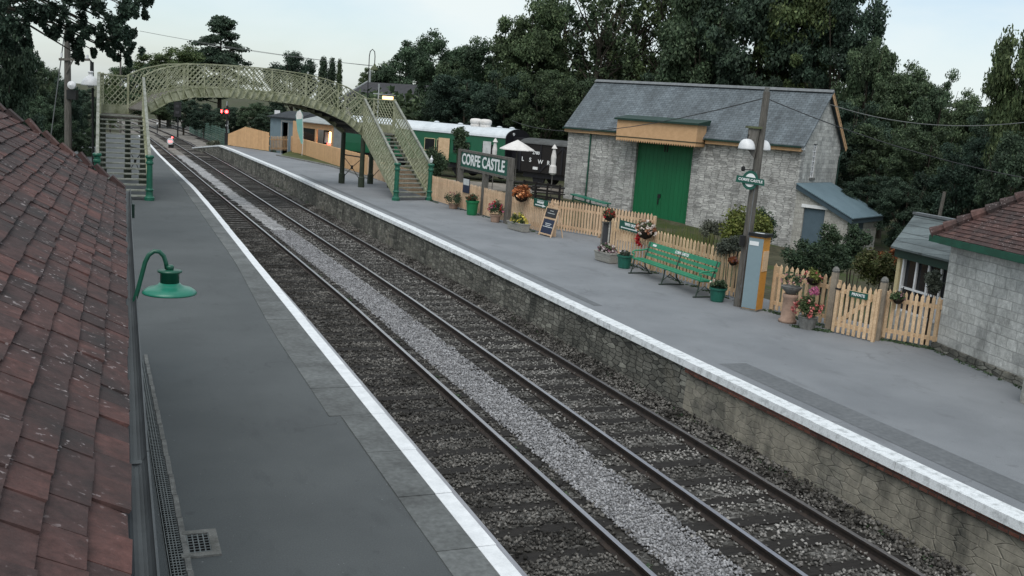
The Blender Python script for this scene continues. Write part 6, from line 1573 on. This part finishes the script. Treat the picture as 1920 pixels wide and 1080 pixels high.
for q in [('a', 318, 140, 68, 66, 'dome shaped green tree above the left end of the footbridge arch'), ('b', 262, 134, 92, 40, 'lower green tree left of the dome shaped tree'), ('z', 412, 150, 30, 70, 'dark spreading cedar above the footbridge crown'),
          ('d', 548, 140, 72, 46, 'round dark tree above the right half of the footbridge'), ('y', 604, 112, 106, 15, 'dark pointed cypress left of its twin'), ('y', 620, 114, 108, 14, 'dark pointed cypress in the middle of the three'), ('y', 634, 110, 110, 10, 'thin dark cypress nearest the house gable'),
          ('c', 345, 118, 172, 26, 'dark bush under the arch behind the black signal head'), ('d', 385, 112, 180, 30, 'dark bush under the arch left of the red signal'), ('c', 430, 106, 186, 30, 'dark bush under the arch right behind the red signal'), ('a', 478, 104, 182, 34, 'greyish bush under the arch left of the timber shed'),
          ('b', 300, 135, 170, 30, 'far bush at the vanishing point of the tracks'), ('c', 520, 100, 198, 40, 'dark bush behind the timber shed'), ('b', 590, 98, 182, 40, 'bush behind the kiosk roof'), ('c', 660, 118, 170, 25, 'dark bush behind the right end of the footbridge'),
          ('d', 728, 96, 158, 15, 'dark shrub in front of the house roof'), ('c', 160, 112, 150, 40, 'dark bush behind the white domed lamp post, beyond the bridge'), ('a', 240, 128, 160, 34, 'bush behind the left stairs of the footbridge')]: tree(*q, group=FG)
# the wood's dim interior, far back
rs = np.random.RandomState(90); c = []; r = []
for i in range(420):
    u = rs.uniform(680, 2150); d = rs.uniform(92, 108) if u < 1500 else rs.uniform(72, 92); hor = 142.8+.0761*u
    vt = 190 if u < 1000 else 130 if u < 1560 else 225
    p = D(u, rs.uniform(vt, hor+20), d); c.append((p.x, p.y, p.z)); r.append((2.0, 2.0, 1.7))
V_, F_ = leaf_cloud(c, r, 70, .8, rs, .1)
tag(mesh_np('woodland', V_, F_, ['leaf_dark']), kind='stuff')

# overhanging branches at the upper left
p = D(60, -40, 27); root = thing('yew_tree', 'close dark evergreen with drooping branches hanging over the upper left corner', 'tree', (p.x-2.5, p.y, ground_z(p.x-2.5, p.y)))
b = MB(); gz = ground_z(p.x-2.5, p.y); bp = Vector((p.x-2.5, p.y, gz)); tops = []
b.tube([bp, bp+Vector((.1, 0, 5)), bp+Vector((0, .2, 10))], [.35, .28, .1], 9)
rs = np.random.RandomState(12); c = []; r = []
tips = [(238, 92, 27.5, 16), (250, 62, 27, 18), (262, 22, 28, 16), (262, -6, 27.5, 20), (205, 92, 27.2, 9), (190, 72, 27.2, 16), (176, 95, 27.2, 7), (180, 55, 27, 18), (146, 88, 27, 13), (140, 62, 27, 16), (110, 48, 26.5, 18), (150, 45, 26, 20), (215, 40, 26.5, 24), (220, 70, 27.2, 16), (230, 10, 26, 28), (190, 20, 26, 28), (150, 10, 26, 30), (110, 5, 25.5, 30), (70, 8, 25, 28), (30, 5, 25, 30), (15, 38, 25, 20), (42, 48, 25.2, 16), (5, 62, 25, 22), (80, 34, 25.5, 16), (20, 80, 25.5, 18), (48, 72, 25.5, 9), (200, -30, 26, 40), (120, -40, 26, 45), (40, -40, 25, 45), (260, -40, 27, 35), (150, 105, 27.5, 8), (243, 112, 27.5, 5)]
for u, v, d, rad in tips:
    e = D(u, v, d); k = rad/FPX*d
    s_ = bp+Vector((0, 0, max(4, e.z-gz+.8))); mid = s_.lerp(e, .6)+Vector((0, 0, .5)); b.tube([s_, mid, e], [.06, .035, .012], 5)
    for j in range(7):
        o = rs.normal(size=3)*k*.55; c.append((e.x+o[0], e.y+o[1]*1.5, e.z+o[2]*.9)); r.append((k*.4, k*.5, k*.42))
b.build('trunk', 'trunk', root, True)
V_, F_ = leaf_cloud(c, r, 150, .10, rs, .05, droop=.12); V_ = V_-np.array([bp.x, bp.y, bp.z]); mesh_np('crown', V_, F_, ['leaf_dark'], root)

# bare slanted trunk in the wood, right
p = D(1755, 400, 40); gz = ground_z(p.x, p.y); root = thing('bare_trunk', 'slim pale bare trunk in the shade above the slate roofed outbuilding', 'tree trunk', (p.x, p.y, gz-.5), -YAW)
b = MB(); b.tube([(0, 0, 0), (.05, 0, 1.5), (.22, 0, 4.3)], [.10, .09, .07], 7); b.build('trunk', 'pole_wood', root)

# ------------------------------------------------------------------ shrubs behind the fences
def shrub(label, u, v, d, rx, rz, mt, seed, n=14, per=170, ls=.09, name='shrub', group=None, z=None):
    p = D(u, v, d); gz = ground_z(p.x, p.y) if z is None else z; root = thing(name, label, 'shrub', (p.x, p.y, gz), 0, group)
    rs = np.random.RandomState(seed); n = int(n*1.7); c = blob_centers(rx*.9, rx*.9, rz*.9, n, rs, p.z-gz, -.9)
    b = MB()
    for q in c[:7]: b.tube([(q[0]*.2, q[1]*.2, 0), (q[0]*.6, q[1]*.6, q[2]*.6), tuple(q)], [.02, .013, .005], 5)
    b.build('stem', 'trunk', root); foliage('foliage', c, np.full(n, min(rx, rz)*.5), per, ls, mt, root, seed, .2); return root
shrub('yellow green broom bush against the shed wall behind the lamp pole', 1395, 432, 31, .95, .62, 'leaf_bright', 41, 22, 170, .10)
shrub('pale green leafy shrub right of the broom bush by the shed corner', 1432, 420, 33, .55, .5, 'leaf_shrub', 42, 12, 150)
shrub('large dark green shrub in front of the blue grey lean-to door', 1535, 484, 26.5, 1.0, .48, 'leaf_shrub', 43, 30, 200, .08)
shrub('tall thin spiky shrub standing above the dark shrub by the lean-to', 1556, 448, 27, .3, .5, 'leaf_shrub', 44, 12, 130, .07)
shrub('shrub with upright shoots at the right corner of the lean-to', 1606, 455, 27.5, .38, .6, 'leaf_shrub', 45, 14, 130, .08)
shrub('dull olive shrub between the lean-to and the white framed window', 1645, 500, 24.5, .55, .42, 'grass', 46, 18, 170, .08)
shrub('low dark shrub at the foot of the lamp pole behind the fence', 1375, 468, 25.5, .45, .3, 'leaf_grey', 47, 10, 140, .07)
shrub('bluish green weed clump in front of the shed door right side', 1335, 425, 34, .5, .35, 'leaf_grey', 48, 10, 110, .08)
shrub('dark leafy bush left of the big station name board by the carriage', 815, 305, 52, .8, .75, 'leaf_shrub', 49, 16, 160, .12)
shrub('bushy plant in front of the green carriage door', 862, 262, 57, .5, .8, 'leaf', 50, 12, 140, .13)
shrub('leafy plant hanging by the white framed window of the outbuilding', 1748, 528, 21.0, .22, .24, 'leaf_grey', 51, 12, 130, .06)
shrub('tiny green plant at the kerb beyond the footbridge', 511, 287, 78, .35, .3, 'leaf_dark', 52, 6, 90, .1, z=0.0)
shrub('pale weed at the end of the far platform ramp', 401, 268, 96, .7, .4, 'leaf_grey', 53, 8, 90, .14)
shrub('rusty red plants beyond the lean-to corner', 1678, 485, 26, .5, .25, 'petal_rust', 54, 8, 90, .07)
# tall grass against the green doors
p = D(1262, 425, 36); rs = np.random.RandomState(6); b = MB()
for i in range(420):
    q = D(rs.uniform(1240, 1345), 440, rs.uniform(34, 38.5)); gz = ground_z(q.x, q.y); h = rs.uniform(.4, 1.15)*(1.25 if q.x < 24.5 else .8)+.5; a = rs.uniform(-.15, .15); w = .012
    b.quad((q.x-w, q.y, gz), (q.x+w, q.y, gz), (q.x+a+w*.4, q.y+a, gz+h), (q.x+a-w*.4, q.y+a, gz+h))
tag(b.build('tall_grass', 'grass'), kind='stuff')
# weeds along the tracks and the foot of the platform walls
rs = np.random.RandomState(19); c = []; r = []
for i in range(330):
    y = 4+rs.rand()**1.6*60; w_ = rs.randint(4)
    x = (la(y)+.15, re_(y)-.12, XA+.14-off(y), XC+.12-off(y))[w_]+rs.uniform(-.06, .09)
    c.append((x, y, -1.03)); r.append((.10, .10, .06) if w_ > 1 else (.09, .14, .12))
for pA_, pB_ in (((15.0, 27.4), (15.1, 19.9)), ((p4a.x-.05, p4a.y), (p4b.x-.05, p4b.y)), ((p5a.x, p5a.y), (p5b.x, p5b.y)), ((16.5, 15.2), (14.9, 8.6)), ((14.2, 44.4), (15.1, 32.5)), ((14.62, 17.6), (15.2, 17.0))):
    for i in range(46):
        t_ = rs.rand(); c.append((lerp(pA_[0], pB_[0], t_)+rs.uniform(-.13, .06), lerp(pA_[1], pB_[1], t_), .012)); r.append((.11, .12, .035))
V_, F_ = leaf_cloud(c, r, 26, .05, rs, .1); tag(mesh_np('weeds', V_, F_, ['leaf_shrub']), kind='stuff')

# ------------------------------------------------------------------ sky and light
w = bpy.data.worlds.new('World'); bpy.context.scene.world = w; w.use_nodes = True; nt = w.node_tree
bg = nt.nodes['Background']; sk = N(nt, 'ShaderNodeTexSky'); sk.sky_type = 'NISHITA'; sk.sun_disc = False
SUN_E, SUN_A = R(56), R(215)
sk.sun_elevation = SUN_E; sk.sun_rotation = SUN_A; sk.air_density = 1.0; sk.dust_density = 1.5; sk.ozone_density = 1.5
tc = N(nt, 'ShaderNodeTexCoord'); mp = N(nt, 'ShaderNodeMapping'); mp.inputs['Scale'].default_value = (1.6, 1.6, 4.2); L(nt, tc.outputs['Generated'], mp.inputs[0])
f = ramp(nt, noise(nt, mp.outputs[0], 1.4, 6, .55, .3), [(.36, .35), (.60, 1.0)])
c = mixc(nt, f, sk.outputs[0], (5.25, 5.75, 5.8))
L(nt, c, bg.inputs['Color']); bg.inputs['Strength'].default_value = .10
sd = bpy.data.lights.new('sun', 'SUN'); sd.energy = 1.2; sd.angle = R(45); sd.color = (1, .97, .93)
so = bpy.data.objects.new('sun', sd); C.objects.link(so)
dirv = Vector((math.sin(SUN_A)*math.cos(SUN_E), math.cos(SUN_A)*math.cos(SUN_E), math.sin(SUN_E)))
so.rotation_euler = dirv.to_track_quat('Z', 'Y').to_euler()
sc = bpy.context.scene
sc.view_settings.view_transform = 'Standard'; sc.view_settings.look = 'None'; sc.view_settings.exposure = 0.70; sc.view_settings.gamma = 1
sc.cycles.max_bounces = 5; sc.cycles.diffuse_bounces = 3; sc.cycles.transparent_max_bounces = 4; sc.cycles.use_denoising = True
